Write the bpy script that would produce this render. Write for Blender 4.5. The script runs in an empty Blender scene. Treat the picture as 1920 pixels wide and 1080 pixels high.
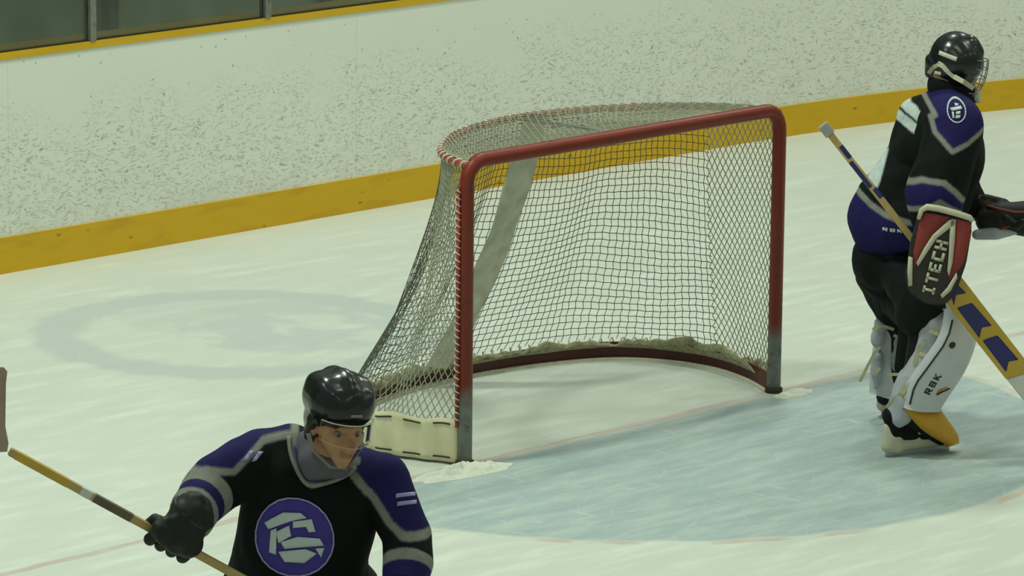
import bpy, bmesh, math, random
from mathutils import Vector, Matrix, Euler, noise
from mathutils.bvhtree import BVHTree
random.seed(7)
S = bpy.context.scene
COL = S.collection

# ------------------------------------------------------------------ camera
CAM = Vector((-13.3668, -12.3573, 4.3985))
CR = Vector((0.699266, -0.714791, 0.010059))
CU = Vector((0.139580, 0.150322, 0.978734))
CF = Vector((0.701103, 0.682991, -0.204886))
FL = 8406.7
cd = bpy.data.cameras.new('camera'); cam = bpy.data.objects.new('camera', cd); COL.objects.link(cam)
cd.sensor_width = 36; cd.lens = FL / 1920 * 36; cd.clip_end = 200
cam.matrix_world = Matrix(((CR.x, CU.x, -CF.x, CAM.x), (CR.y, CU.y, -CF.y, CAM.y), (CR.z, CU.z, -CF.z, CAM.z), (0, 0, 0, 1)))
S.camera = cam
S.view_settings.view_transform = 'Standard'; S.view_settings.look = 'None'
S.view_settings.gamma = 1; S.view_settings.exposure = 0.25
S.view_settings.use_curve_mapping = False

# ------------------------------------------------------------------ world and rink lamps
W = bpy.data.worlds.new('world'); S.world = W; W.use_nodes = True
bg = W.node_tree.nodes['Background']; bg.inputs[0].default_value = (0.85, 1.0, 0.90, 1); bg.inputs[1].default_value = 0.23
def lamp(x, y, z, sx, sy, power, col):
    l = bpy.data.lights.new('rink_lamp', 'AREA'); l.shape = 'RECTANGLE'; l.size = sx; l.size_y = sy
    l.energy = power; l.color = col
    o = bpy.data.objects.new('rink_lamp', l); o.location = (x, y, z); COL.objects.link(o)
for x in (-9, -3, 3, 9):
    for y in (-10, -4, 2):
        t = (x + 9) / 18
        if (x, y) == (-3, 2): lamp(-3.4, .7, 8.5, 1.1, 0.6, 340, (0.88, 1.0, 0.84)); continue
        lamp(x, y, 8.5, 1.5, 0.7, {-10: 32, -4: 58, 2: 152}[y] * (1.25 if x > 0 else .8), (0.84 + .10 * t, 1.0, (0.95 if y == 2 else .78) - .08 * t))

# ------------------------------------------------------------------ helpers
def tag(o, label=None, cat=None, group=None, kind=None):
    if label: o['label'] = label
    if cat: o['category'] = cat
    if group: o['group'] = group
    if kind: o['kind'] = kind
    return o
def empty(name, loc=(0, 0, 0), rz=0):
    o = bpy.data.objects.new(name, None); COL.objects.link(o); o.location = loc; o.rotation_euler = (0, 0, rz)
    o.empty_display_size = .1
    return o
def mk(name, verts, faces, mat, parent=None, smooth=True):
    me = bpy.data.meshes.new(name); me.from_pydata([tuple(v) for v in verts], [], faces); me.update()
    if smooth: me.polygons.foreach_set('use_smooth', [True] * len(me.polygons))
    if mat: me.materials.append(mat)
    o = bpy.data.objects.new(name, me); COL.objects.link(o)
    if parent: o.parent = parent
    return o
class MB:
    def __init__(s): s.v = []; s.f = []
    def box(s, lo, hi, M=None):
        b = len(s.v)
        for x in (lo[0], hi[0]):
            for y in (lo[1], hi[1]):
                for z in (lo[2], hi[2]):
                    p = Vector((x, y, z)); s.v.append(M @ p if M else p)
        for f in ((0, 1, 3, 2), (4, 6, 7, 5), (0, 4, 5, 1), (2, 3, 7, 6), (0, 2, 6, 4), (1, 5, 7, 3)):
            s.f.append(tuple(b + i for i in f))
    def tube(s, pts, r, n=8, closed=False, cap=True):
        pts = [Vector(p) for p in pts]; m = len(pts); b = len(s.v)
        rs = r if isinstance(r, (list, tuple)) else [r] * m
        T = []
        for i in range(m):
            a = pts[(i - 1) % m] if (closed or i > 0) else pts[0]
            c = pts[(i + 1) % m] if (closed or i < m - 1) else pts[-1]
            T.append((c - a).normalized() if (c - a).length > 1e-9 else Vector((0, 0, 1)))
        nrm = T[0].orthogonal().normalized()
        for i in range(m):
            nrm = (nrm - T[i] * nrm.dot(T[i]))
            nrm = nrm.normalized() if nrm.length > 1e-6 else T[i].orthogonal().normalized()
            bi = T[i].cross(nrm)
            for k in range(n):
                a = 2 * math.pi * k / n
                s.v.append(pts[i] + (nrm * math.cos(a) + bi * math.sin(a)) * rs[i])
        for i in range(m - 1 + (1 if closed else 0)):
            for k in range(n):
                a0 = b + i * n + k; a1 = b + i * n + (k + 1) % n
                c0 = b + ((i + 1) % m) * n + k; c1 = b + ((i + 1) % m) * n + (k + 1) % n
                s.f.append((a0, a1, c1, c0))
        if cap and not closed:
            s.f.append(tuple(b + k for k in range(n))[::-1]); s.f.append(tuple(b + (m - 1) * n + k for k in range(n)))
    def sheet(s, fn, nu, nv):
        b = len(s.v)
        for i in range(nu + 1):
            for j in range(nv + 1): s.v.append(Vector(fn(i / nu, j / nv)))
        for i in range(nu):
            for j in range(nv):
                a = b + i * (nv + 1) + j; s.f.append((a, a + nv + 1, a + nv + 2, a + 1))
    def build(s, name, mat, parent=None, smooth=True): return mk(name, s.v, s.f, mat, parent, smooth)

def catmull(P, n):
    """n+1 points evenly spaced by arc length on a Catmull-Rom spline through P"""
    P = [Vector(p) for p in P]; Q = [2 * P[0] - P[1]] + P + [2 * P[-1] - P[-2]]; out = []
    for i in range(1, len(Q) - 2):
        for k in range(24):
            t = k / 24
            out.append(.5 * ((2 * Q[i]) + (Q[i + 1] - Q[i - 1]) * t + (2 * Q[i - 1] - 5 * Q[i] + 4 * Q[i + 1] - Q[i + 2]) * t * t
                             + (3 * Q[i] - Q[i - 1] - 3 * Q[i + 1] + Q[i + 2]) * t ** 3))
    out.append(P[-1]); L = [0]
    for a, b in zip(out, out[1:]): L.append(L[-1] + (b - a).length)
    res = []; j = 0
    for i in range(n + 1):
        d = L[-1] * i / n
        while j < len(L) - 2 and L[j + 1] < d: j += 1
        t = (d - L[j]) / max(1e-9, L[j + 1] - L[j]); res.append(out[j].lerp(out[j + 1], min(1, t)))
    return res

# ------------------------------------------------------------------ materials
class NT:
    def __init__(s, name):
        s.m = bpy.data.materials.new(name); s.m.use_nodes = True; s.t = s.m.node_tree
        s.b = s.t.nodes['Principled BSDF']; s.out = s.t.nodes['Material Output']
    def n(s, typ, **kw):
        x = s.t.nodes.new(typ)
        for k, v in kw.items(): setattr(x, k, v)
        return x
    def put(s, sock, v):
        if hasattr(v, 'is_output') or hasattr(v, 'links'): s.t.links.new(v, sock)
        elif v is not None:
            if isinstance(v, (tuple, list)) and len(v) == 3 and sock.type == 'RGBA': v = (*v, 1)
            sock.default_value = v
    def math(s, op, a, b=None, c=None, clamp=False):
        x = s.n('ShaderNodeMath', operation=op); x.use_clamp = clamp
        for i, v in enumerate((a, b, c)):
            if v is not None: s.put(x.inputs[i], v)
        return x.outputs[0]
    def ss(s, v, lo, hi):
        x = s.n('ShaderNodeMapRange', interpolation_type='SMOOTHSTEP'); s.put(x.inputs[0], v)
        if lo < hi: x.inputs[1].default_value = lo; x.inputs[2].default_value = hi
        else:
            x.inputs[1].default_value = hi; x.inputs[2].default_value = lo; x.inputs[3].default_value = 1; x.inputs[4].default_value = 0
        return x.outputs[0]
    def mix(s, f, a, b):
        x = s.n('ShaderNodeMix', data_type='RGBA'); s.put(x.inputs[0], f); s.put(x.inputs[6], a); s.put(x.inputs[7], b)
        return x.outputs[2]
    def coord(s, which='Object'): return s.n('ShaderNodeTexCoord').outputs[which]
    def sep(s, v):
        x = s.n('ShaderNodeSeparateXYZ'); s.put(x.inputs[0], v); return x.outputs
    def mapping(s, v, scale=(1, 1, 1), rot=(0, 0, 0), loc=(0, 0, 0)):
        x = s.n('ShaderNodeMapping'); s.put(x.inputs[0], v); x.inputs['Scale'].default_value = scale
        x.inputs['Rotation'].default_value = rot; x.inputs['Location'].default_value = loc; return x.outputs[0]
    def noise(s, v, scale, detail=3, rough=.5, dist=0):
        x = s.n('ShaderNodeTexNoise'); s.put(x.inputs['Vector'], v); x.inputs['Scale'].default_value = scale
        x.inputs['Detail'].default_value = detail; x.inputs['Roughness'].default_value = rough; x.inputs['Distortion'].default_value = dist
        return x.outputs[0]
    def voro(s, v, scale, rnd=1):
        x = s.n('ShaderNodeTexVoronoi'); s.put(x.inputs['Vector'], v); x.inputs['Scale'].default_value = scale
        x.inputs['Randomness'].default_value = rnd; return x.outputs
    def bump(s, h, strength=.3, dist=.01):
        x = s.n('ShaderNodeBump'); x.inputs['Strength'].default_value = strength; x.inputs['Distance'].default_value = dist
        s.put(x.inputs['Height'], h); s.t.links.new(x.outputs[0], s.b.inputs['Normal'])
    def fin(s, col, rough=.5, spec=.5, metal=0, **kw):
        s.put(s.b.inputs['Base Color'], col); s.put(s.b.inputs['Roughness'], rough)
        s.b.inputs['Specular IOR Level'].default_value = spec; s.b.inputs['Metallic'].default_value = metal
        for k, v in kw.items(): s.b.inputs[k].default_value = v
        return s.m
def mottled(name, col, rough=.6, spec=.3, amt=.25, scale=30, metal=0, bump=0):
    """a plain material with a little procedural variation of tone"""
    t = NT(name); c = t.noise(t.coord(), scale, 4)
    d = tuple(x * (1 - amt) for x in col); l = tuple(min(1, x * (1 + amt)) for x in col)
    if bump: t.bump(c, bump, .004)
    return t.fin(t.mix(c, (*d, 1), (*l, 1)), rough, spec, metal)

def m_ice():
    t = NT('ice'); co = t.coord(); X, Y, Z = t.sep(co)
    big = t.noise(co, .6, 3); fine = t.noise(t.mapping(co, (1, 5, 1), (0, 0, .79)), 2.2, 5, .6)
    wob = t.noise(co, 5, 4)
    base = t.mix(big, (.54, .575, .50, 1), (.61, .64, .57, 1))
    base = t.mix(t.ss(fine, .45, .75), base, (.65, .68, .62, 1))
    # faint ring logo painted under the ice behind the goal
    def rad(cx, cy):
        a = t.math('SUBTRACT', X, cx); b = t.math('SUBTRACT', Y, cy)
        return t.math('SQRT', t.math('ADD', t.math('MULTIPLY', a, a), t.math('MULTIPLY', b, b)))
    wj = t.math('MULTIPLY', t.math('SUBTRACT', wob, .5), .16)
    r1 = t.math('ADD', rad(.06, 2.46), wj)
    ring = t.math('MULTIPLY', t.ss(r1, .98, .90), t.ss(r1, .66, .76))
    r2 = t.math('ADD', rad(.34, 2.40), wj); disc = t.math('MULTIPLY', t.ss(r2, .62, .50), t.ss(t.noise(co, 3.2, 4, .6, .6), .36, .52))
    disc = t.math('MULTIPLY', disc, .85)
    cap_ = t.math('MULTIPLY', t.ss(rad(.14, 2.85), .42, .3), .5)
    logo = t.math('MULTIPLY', t.math('MAXIMUM', t.math('MAXIMUM', ring, disc), cap_), .8)
    base = t.mix(logo, base, (.46, .51, .49, 1))
    # crease paint, scraped to white in patches
    wj2 = t.math('MULTIPLY', t.math('SUBTRACT', wob, .5), .05)
    r0 = t.math('ADD', rad(0, 0), wj2); front = t.ss(t.math('ADD', Y, wj2), .0, -.05)
    crease = t.math('MULTIPLY', t.ss(r0, 1.85, 1.80), front)
    sn = t.noise(t.mapping(co, (1, 4.5, 1), (0, 0, .79)), 3.0, 6, .65)
    sn2 = t.noise(t.mapping(co, (4, 1, 1), (0, 0, .3)), 4.0, 5, .6)
    blue = t.mix(t.ss(sn, .38, .68), (.33, .41, .42, 1), (.43, .50, .47, 1))
    blue = t.mix(t.math('MULTIPLY', t.ss(sn2, .58, .72), .6), blue, (.52, .58, .53, 1))
    base = t.mix(t.math('MULTIPLY', crease, .95), base, blue)
    # skate scratches, thin pale lines
    sc = t.n('ShaderNodeTexWave', wave_type='BANDS'); t.put(sc.inputs['Vector'], t.mapping(co, (1, 1, 1), (0, 0, .9)))
    sc.inputs['Scale'].default_value = 2.1; sc.inputs['Distortion'].default_value = 9; sc.inputs['Detail'].default_value = 3; sc.inputs['Detail Scale'].default_value = .6
    scr = t.math('MULTIPLY', t.ss(sc.outputs['Fac'], .985, 1.0), t.ss(wob, .45, .6))
    base = t.mix(t.math('MULTIPLY', scr, .15), base, (.66, .7, .66, 1))
    # goal line and crease line, faint worn red
    lw = t.noise(t.mapping(co, (1, 6, 1)), 3, 4)
    gl = t.math('MULTIPLY', t.ss(t.math('ABSOLUTE', t.math('ADD', Y, wj2)), .032, .018), t.ss(lw, .2, .6))
    base = t.mix(t.math('MULTIPLY', gl, .62), base, (.50, .33, .29, 1))
    al = t.math('MULTIPLY', t.math('MULTIPLY', t.ss(t.math('ABSOLUTE', t.math('SUBTRACT', r0, 1.855)), .032, .014), front), t.ss(t.noise(co, 4, 4), .4, .62))
    base = t.mix(t.math('MULTIPLY', al, .6), base, (.50, .34, .28, 1))
    # yellowish tint in patches, stronger towards the boards
    ysl = t.math('MULTIPLY', t.ss(Y, 3.4, 4.1), t.ss(fine, .4, .6))
    base = t.mix(t.math('MULTIPLY', ysl, .3), base, (.58, .54, .42, 1))
    t.bump(t.math('ADD', fine, t.math('MULTIPLY', sn, .5)), .12, .01)
    return t.fin(base, t.math('ADD', .32, t.math('MULTIPLY', fine, .3)), .35)
def m_boards():
    t = NT('dasher_board_plastic'); co = t.coord('UV'); X, Y, Z = t.sep(co)
    big = t.noise(co, .7, 2)
    base = t.mix(big, (.64, .66, .58, 1), (.72, .74, .66, 1))
    band = t.math('MULTIPLY', t.ss(Y, .97, .58), t.ss(Y, .14, .22))
    cl = t.noise(co, 2.1, 3)
    for k, (sx, sy, rot, thr, st, col) in enumerate(((15, 80, .1, .34, .62, (.15, .16, .12, 1)), (20, 90, -.35, .34, .55, (.2, .2, .15, 1)),
                                                 (16, 16, .6, .13, .8, (.12, .12, .09, 1)), (9, 85, .30, .28, .6, (.2, .21, .16, 1)), (30, 110, 0.1, .40, .5, (.24, .24, .18, 1)),
                                                 (60, 26, .5, .34, .45, (.25, .25, .2, 1)), (4, 110, -.1, .16, .6, (.2, .21, .16, 1)), (26, 70, -.15, .40, .55, (.22, .22, .17, 1)))):
        wv = t.n('ShaderNodeVectorMath', operation='ADD'); nz = t.n('ShaderNodeTexNoise'); t.put(nz.inputs['Vector'], co); nz.inputs['Scale'].default_value = 9
        sc = t.n('ShaderNodeVectorMath', operation='SCALE'); t.t.links.new(nz.outputs['Color'], sc.inputs[0]); sc.inputs['Scale'].default_value = .10
        t.put(wv.inputs[0], co); t.t.links.new(sc.outputs[0], wv.inputs[1])
        v = t.voro(t.mapping(wv.outputs[0], (sx, sy, 1), (0, 0, rot), (k * 3.7, k * 1.3, 0)), 1)
        keep = t.ss(t.sep(v[1])[0], .62 if k != 2 else .8, .5 if k != 2 else .7)
        d = t.math('MULTIPLY', t.ss(v[0], thr, thr * .35), keep)
        dens = t.math('MULTIPLY', band, t.ss(t.math('ADD', cl, t.math('MULTIPLY', t.math('SUBTRACT', .66, Y), .35)), .28, .5)) if k != 2 else t.ss(cl, .2, .5)
        base = t.mix(t.math('MULTIPLY', t.math('MULTIPLY', d, dens), st * .78), base, col)
    gr2 = t.math('MULTIPLY', t.ss(Y, .9, .5), t.ss(t.noise(t.mapping(co, (22, 60, 1), (0, 0, .1)), 1, 6, .75), .56, .68))
    base = t.mix(t.math('MULTIPLY', gr2, .30), base, (.30, .30, .24, 1))
    grime = t.math('MULTIPLY', t.ss(Y, .5, .2), t.ss(t.noise(co, 7, 5), .4, .7))
    base = t.mix(t.math('MULTIPLY', grime, .22), base, (.42, .42, .34, 1))
    # panel seams
    fr = t.math('ABSOLUTE', t.math('SUBTRACT', t.math('FRACT', t.math('DIVIDE', t.math('ADD', X, 7.93), 2.314)), .5))
    base = t.mix(t.math('MULTIPLY', t.ss(fr, .0015, .0006), .2), base, (.2, .2, .15, 1))
    return t.fin(base, .45, .4)
def m_yellow(name, dirt=.5):
    t = NT(name); co = t.coord(); n1 = t.noise(t.mapping(co, (1, 1, 4)), 3, 5); n2 = t.noise(co, 26, 3)
    base = t.mix(n1, (.50, .295, .012, 1), (.64, .40, .020, 1))
    base = t.mix(t.math('MULTIPLY', t.ss(n1, .5, .75), dirt), base, (.42, .24, .02, 1))
    v = t.voro(t.mapping(co, (5, 1, 11)), 1); sp = t.math('MULTIPLY', t.ss(v[0], .12, .05), t.ss(t.sep(v[1])[0], .75, .6))
    base = t.mix(t.math('MULTIPLY', sp, dirt), base, (.12, .07, .02, 1))
    return t.fin(base, .5, .2)
def m_glass():
    t = NT('rink_glass'); t.t.nodes.remove(t.b)
    tr = t.n('ShaderNodeBsdfTransparent'); tr.inputs[0].default_value = (.88, .91, .84, 1)
    gl = t.n('ShaderNodeBsdfGlossy'); gl.inputs['Roughness'].default_value = .08
    fr = t.n('ShaderNodeFresnel'); fr.inputs[0].default_value = 1.35
    sm = t.noise(t.coord(), 3, 4); df = t.n('ShaderNodeBsdfDiffuse'); df.inputs[0].default_value = (.5, .56, .48, 1)
    a = t.n('ShaderNodeMixShader'); t.t.links.new(fr.outputs[0], a.inputs[0]); t.t.links.new(tr.outputs[0], a.inputs[1]); t.t.links.new(gl.outputs[0], a.inputs[2])
    b = t.n('ShaderNodeMixShader'); t.put(b.inputs[0], t.math('MULTIPLY', t.ss(sm, .3, .8), .07)); t.t.links.new(a.outputs[0], b.inputs[1]); t.t.links.new(df.outputs[0], b.inputs[2])
    t.t.links.new(b.outputs[0], t.out.inputs[0]); return t.m
def m_post():
    t = NT('worn_red_pipe_paint'); co = t.coord(); X, Y, Z = t.sep(co); n1 = t.noise(co, 28, 5, .7); n2 = t.noise(co, 5, 3)
    base = t.mix(n2, (.15, .020, .010, 1), (.23, .032, .015, 1))
    base = t.mix(t.math('MULTIPLY', t.ss(n1, .58, .68), .8), base, (.05, .03, .03, 1))
    low = t.ss(t.math('ADD', Z, t.math('MULTIPLY', t.math('SUBTRACT', n2, .5), .25)), .34, .22)
    low = t.math('MULTIPLY', low, t.ss(n1, .25, .42))
    base = t.mix(low, base, t.mix(n1, (.07, .08, .07, 1), (.30, .32, .29, 1)))
    return t.fin(base, .42, .28)
M = dict(
    ice=m_ice(), boards=m_boards(), cap=m_yellow('cap_rail_yellow', .3), kick=m_yellow('kick_plate_yellow', .6), glass=m_glass(), post=m_post(),
    redpipe=mottled('red_pipe_paint', (.33, .05, .03), .4, .5),
    plate=mottled('dark_red_base_plate', (.07, .008, .007), .45, .4, .4, 12),
    sidecord=mottled('side_net_cord', (.34, .35, .25), .8, .2, .4, 30), cord=mottled('net_cord', (.115, .12, .085), .8, .2, .3, 40), cordlight=mottled('pale_net_cord', (.30, .30, .21), .8, .2, .3, 40),  # backlit shade put into back cord colour, light from above into top cord
    lace=mottled('lacing_cord', (.58, .56, .44), .8, .2, .2, 40),
    canvas=mottled('dirty_canvas', (.52, .52, .40), .85, .1, .4, 16, bump=.3), skirt=mottled('cream_canvas', (.62, .58, .38), .85, .1, .18, 14, bump=.3),
    bunch=mottled('bunched_netting', (.26, .25, .15), .9, .1, .6, 60, bump=.8),
    steel=mottled('aluminium_post', (.17, .175, .14), .45, .3, .4, 25), darkgap=mottled('dark_gasket', (.03, .025, .012), .7),
    stand=mottled('stand_wall', (.12, .145, .112), .9, .1, .3, 1.2), standdark=mottled('stand_dark', (.03, .035, .028), .9, .1, .3, 3),
    snow=mottled('ice_shavings', (.62, .63, .54), .9, .1, .12, 60, bump=.8),
)

# ------------------------------------------------------------------ setting
def struct(o, parent=None):
    o['kind'] = 'structure'; return o
mb = MB(); mb.sheet(lambda u, v: (-30 + 50 * u, -30 + 34.3 * v, 0), 1, 1)
struct(mb.build('floor', M['ice'], smooth=False))
BY = 4.222; XC = 5.35; RC = 8.5
def bpath(s, off=0):
    """point on the board line at arc length s (s = x along the straight end boards), moved back by off"""
    if s <= XC: return Vector((s, BY + off, 0))
    a = (s - XC) / RC
    return Vector((XC + (RC + off) * math.sin(a), BY - RC + (RC + off) * math.cos(a), 0))
SS = [-12 + i * .5 for i in range(36)] + [6 + i * .25 for i in range(41)]
def wall_strip(name, mat, z0, z1, o0, o1, uv=False, kind=True, ss=SS):
    """closed extrusion of a rectangle (depth o0..o1, height z0..z1) along the board line"""
    V = []; F = []
    for s in ss:
        for o, z in ((o0, z0), (o0, z1), (o1, z1), (o1, z0)): p = bpath(s, o); V.append((p.x, p.y, z))
    for i in range(len(ss) - 1):
        for k in range(4): F.append((4 * i + k, 4 * i + 4 + k, 4 * i + 4 + (k + 1) % 4, 4 * i + (k + 1) % 4))
    F.append((3, 2, 1, 0)); e = 4 * len(ss) - 4; F.append((e, e + 1, e + 2, e + 3))
    ob = mk(name, V, F, mat, None, False)
    if uv:
        l = ob.data.uv_layers.new(name='UVMap')
        for lp in ob.data.loops: l.data[lp.index].uv = (ss[lp.vertex_index // 4], V[lp.vertex_index][2])
    return struct(ob)
wall_strip('wall_back', M['boards'], 0.0, 1.05, 0.0, .10, True)
wall_strip('baseboard_back', M['kick'], 0.0, .178, -.013, .0)
wall_strip('trim_1', M['cap'], 1.043, 1.078, -.007, .21)
wall_strip('trim_2', M['darkgap'], 1.078, 1.083, -.003, .014)
# glass panels and the posts between them
gs = [.70 + 1.157 * k for k in range(-8, 10)]
for k, (a, b) in enumerate(zip(gs, gs[1:])):
    n = 5; ss = [a + .024 + (b - a - .048) * i / n for i in range(n + 1)]
    g = wall_strip('window_%d' % (k + 1), M['glass'], 1.088, 2.9, .0, .012, ss=ss)
for k, s in enumerate(gs):
    p = bpath(s); ang = 0 if s <= XC else -(s - XC) / RC
    mt = Matrix.Translation(p) @ Matrix.Rotation(ang, 4, 'Z'); mb = MB()
    mb.box((-.018, -.012, 1.078), (.018, -.006, 2.95), mt); mb.box((-.024, .0, 1.078), (-.010, .03, 2.95), mt); mb.box((-.010, -.008, 1.078), (.022, .05, 2.95), mt)
    for i in range(9): mb.tube([mt @ Vector((.004, -.018, 1.17 + i * .2)), mt @ Vector((.004, -.006, 1.17 + i * .2))], .006, 6)
    struct(mb.build('trim_%d' % (k + 3), M['steel'], smooth=False))
# what stands behind the glass: the dark concourse
mb = MB(); mb.box((-14, BY + 3.2, -.5), (18, BY + 3.4, 6)); struct(mb.build('wall_rear', M['stand'], smooth=False))
mb = MB(); mb.box((-14, BY + .2, -.2), (18, BY + 3.2, 0.0)); struct(mb.build('floor', M['standdark'], smooth=False))
mb = MB()
for x in (3.35, 3.48, 5.2, 7.4): mb.box((x, BY + 3.12, 0), (x + .07, BY + 3.2, 4))
struct(mb.build('trim_30', M['standdark'], smooth=False))

# ------------------------------------------------------------------ hockey goal
goal = empty('hockey_goal'); tag(goal, 'red hockey goal with D-shaped net standing on the goal line', 'goal')
W2 = .945; GH = 1.24; PR = .030
pts = [(-W2, 0, 0)] + [(-W2, 0, GH - .09)]
for i in range(1, 7):
    a = math.pi / 2 * i / 6; pts.append((-W2 + .09 * (1 - math.cos(a)), 0, GH - .09 + .09 * math.sin(a)))
pts += [(W2 - .09 + .09 * math.sin(math.pi / 2 * i / 6), 0, GH - .09 + .09 * math.cos(math.pi / 2 * i / 6)) for i in range(0, 7)] + [(W2, 0, 0)]
mb = MB(); mb.tube(pts, PR, 20); mb.build('post_and_crossbar', M['post'], goal)
TOPC = [(-.945, .0), (-.90, .14), (-.80, .29), (-.64, .43), (-.38, .58), (0, .66), (.38, .60), (.64, .47), (.82, .31), (.92, .14), (.945, 0)]
BASC = [(-.95, .02), (-1.03, .22), (-1.06, .42), (-.99, .66), (-.78, .90), (-.44, 1.06), (0, 1.13), (.5, 1.09), (.90, .95), (1.08, .70), (1.11, .45), (1.05, .22), (.95, .02)]
NU = 100; NV = 34
TP = catmull([(x, y, GH - .01) for x, y in TOPC], NU); BP = catmull([(x, y, .09) for x, y in BASC], NU)
def loop_at(P, u):
    f = u * NU; i = min(NU - 1, max(0, int(f))); return P[i].lerp(P[i + 1], f - i)
def netpt(u, v):
    """u along the back from left post to right post, v from the top bar down to the base"""
    a = loop_at(TP, u); b = loop_at(BP, u); edge = min(1, min(u, 1 - u) * 9)
    e = v ** (1 + .42 * edge); p = a.lerp(b, e); p.z = a.z + (b.z - a.z) * v
    n = Vector((p.x * .8, p.y + .15, 0)).normalized()
    w = edge * math.sin(math.pi * min(1, v * 1.0)) ** .7
    fold = math.sin(u * 47 + 1.5 * math.sin(v * 3 + u * 9)) * .028 + math.sin(u * 83 + v * 2.4) * .010
    p = p + n * (fold * w * (0.25 + 1.0 * v) - .03 * w)
    p.z += -.018 * w * math.sin(u * 21 + v * 5)
    return p
mb = MB()
cn = .0018
for i in range(1, NU):
    u = i / NU
    if .13 < u < .87: mb.tube([netpt(u + .0008 * ((j % 2) * 2 - 1), j / NV) for j in range(NV + 1)], cn, 3, cap=False)
for j in range(1, NV):
    mb.tube([netpt(i / NU, j / NV + .0011 * ((i % 2) * 2 - 1)) for i in range(13, NU - 12)], cn * 1.15, 3, cap=False)
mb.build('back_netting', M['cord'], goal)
for side in (0, 1):   # side netting hangs in diamonds
    mb = MB(); D = 14; K = 44
    um = .135
    def q(a, b): return netpt(a if side == 0 else 1 - a, b)
    for d in range(-K, D + K + 1):
        for sg in (1, -1):
            line = []
            for j in range(K + 1):
                a = (d + sg * j * .5) if sg > 0 else (d + K * .0 - j * .5)
                if 0 <= a <= D: line.append(q(a / D * um, j / K))
            if len(line) > 1: mb.tube(line, cn * 1.35, 3, cap=False)
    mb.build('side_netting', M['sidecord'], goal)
# top netting between the crossbar and the rear top tube
mb = MB()
def toppt(x, w):
    # w 0 at crossbar .. 1 at rear bar
    x = max(-.93, min(.93, x))
    for a, b in zip(TP, TP[1:]):
        if a.x <= x <= b.x or (b.x <= x <= a.x):
            y = a.y + (b.y - a.y) * ((x - a.x) / ((b.x - a.x) or 1)); break
    else: y = 0
    return Vector((x, y * w, GH + .004 - .02 * math.sin(math.pi * w) * min(1, y * 3)))
st = .042
for k in range(-60, 61):
    for sg in (1, -1):
        line = []
        for j in range(0, 25):
            w = j / 24; x = k * st + sg * w * .66 * .8
            if abs(x) < .925: line.append(toppt(x, w))
        if len(line) > 1: mb.tube(line, .0024, 3, cap=False)
for k in range(1, 16):
    w = k / 16; mb.tube([toppt(-.9 + 1.8 * i / 40, w) for i in range(41)], .0016, 3, cap=False)
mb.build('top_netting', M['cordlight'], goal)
mb = MB(); mb.tube([p + Vector((0, 0, -.005)) for p in TP], .0145, 10); mb.build('top_frame', M['redpipe'], goal)
def spiral(P, r, turns, n, cr, mb, ph=0):
    m = turns * n; L = len(P) - 1; pts = []
    for i in range(m + 1):
        f = i / m * L; j = min(L - 1, int(f)); p = P[j].lerp(P[j + 1], f - j); T = (P[j + 1] - P[j]).normalized()
        up = Vector((0, 0, 1)) if abs(T.z) < .8 else Vector((0, 1, 0))
        a = T.cross(up).normalized(); b = a.cross(T); an = 2 * math.pi * i / n + ph
        pts.append(p + (a * math.cos(an) + b * math.sin(an)) * r)
    mb.tube(pts, cr, 4)
mb = MB(); spiral([p + Vector((0, 0, -.005)) for p in TP], .0165, 44, 12, .0032, mb); spiral([p + Vector((0, 0, -.005)) for p in TP], .0165, 44, 12, .0026, mb, 1.0); mb.build('top_lacing', M['lace'], goal)
for sx in (-1, 1):     # lacing bar and white lacing behind each post
    mb = MB(); mb.tube([(sx * (W2 + .036), .012, .16), (sx * (W2 + .036), .012, GH - .10)], .007, 8); mb.build('lacing_rod', M['redpipe'], goal)
    mb = MB(); spiral([Vector((sx * (W2 + .036), .012, .17)), Vector((sx * (W2 + .036), .012, GH - .11))], .0095, 34, 8, .0028, mb); mb.build('post_lacing', M['lace'], goal)
    mb = MB(); mb.tube([(sx * W2, 0, -.02), (sx * W2, 0, .015), (sx * W2, 0, .02)], .038, 12); mb.build('post_peg', M['darkgap'], goal)
# base frame: upright dark red plate following the D, white rubber lip beneath
def ribbon(P, z0, z1, th, mb, wavy=0, i0=0, i1=None):
    P = P[i0:i1]; R = []
    for k, p in enumerate(P):
        T = (P[min(len(P) - 1, k + 1)] - P[max(0, k - 1)]).normalized(); n = Vector((T.y, -T.x, 0)) * th / 2
        zt = z1 + (wavy * noise.noise(Vector((k * .45, 3, 1))) if wavy else 0)
        R.append([Vector((p.x, p.y, z0)) - n, Vector((p.x, p.y, zt)) - n, Vector((p.x, p.y, zt)) + n, Vector((p.x, p.y, z0)) + n])
    b = len(mb.v)
    for r in R: mb.v += r
    for k in range(len(R) - 1):
        for q in range(4): mb.f.append((b + 4 * k + q, b + 4 * k + 4 + q, b + 4 * k + 4 + (q + 1) % 4, b + 4 * k + (q + 1) % 4))
    mb.f.append((b + 3, b + 2, b + 1, b)); e = b + 4 * len(R) - 4; mb.f.append((e, e + 1, e + 2, e + 3))
BF = [Vector((p.x * .985, p.y * .99 - .0, 0)) for p in BP]
mb = MB(); ribbon(BF, .010, .078, .014, mb); mb.build('base_frame', M['plate'], goal, False)
mb = MB(); ribbon([Vector((p.x * .985, p.y * .985, 0)) for p in BF], .0, .011, .03, mb); mb.build('base_lip', M['lace'], goal, False)
mb = MB(); spiral([Vector((p.x, p.y, .078)) for p in BF[8:93]], .022, 62, 6, .0035, mb); mb.build('base_lacing', M['lace'], goal)
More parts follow.
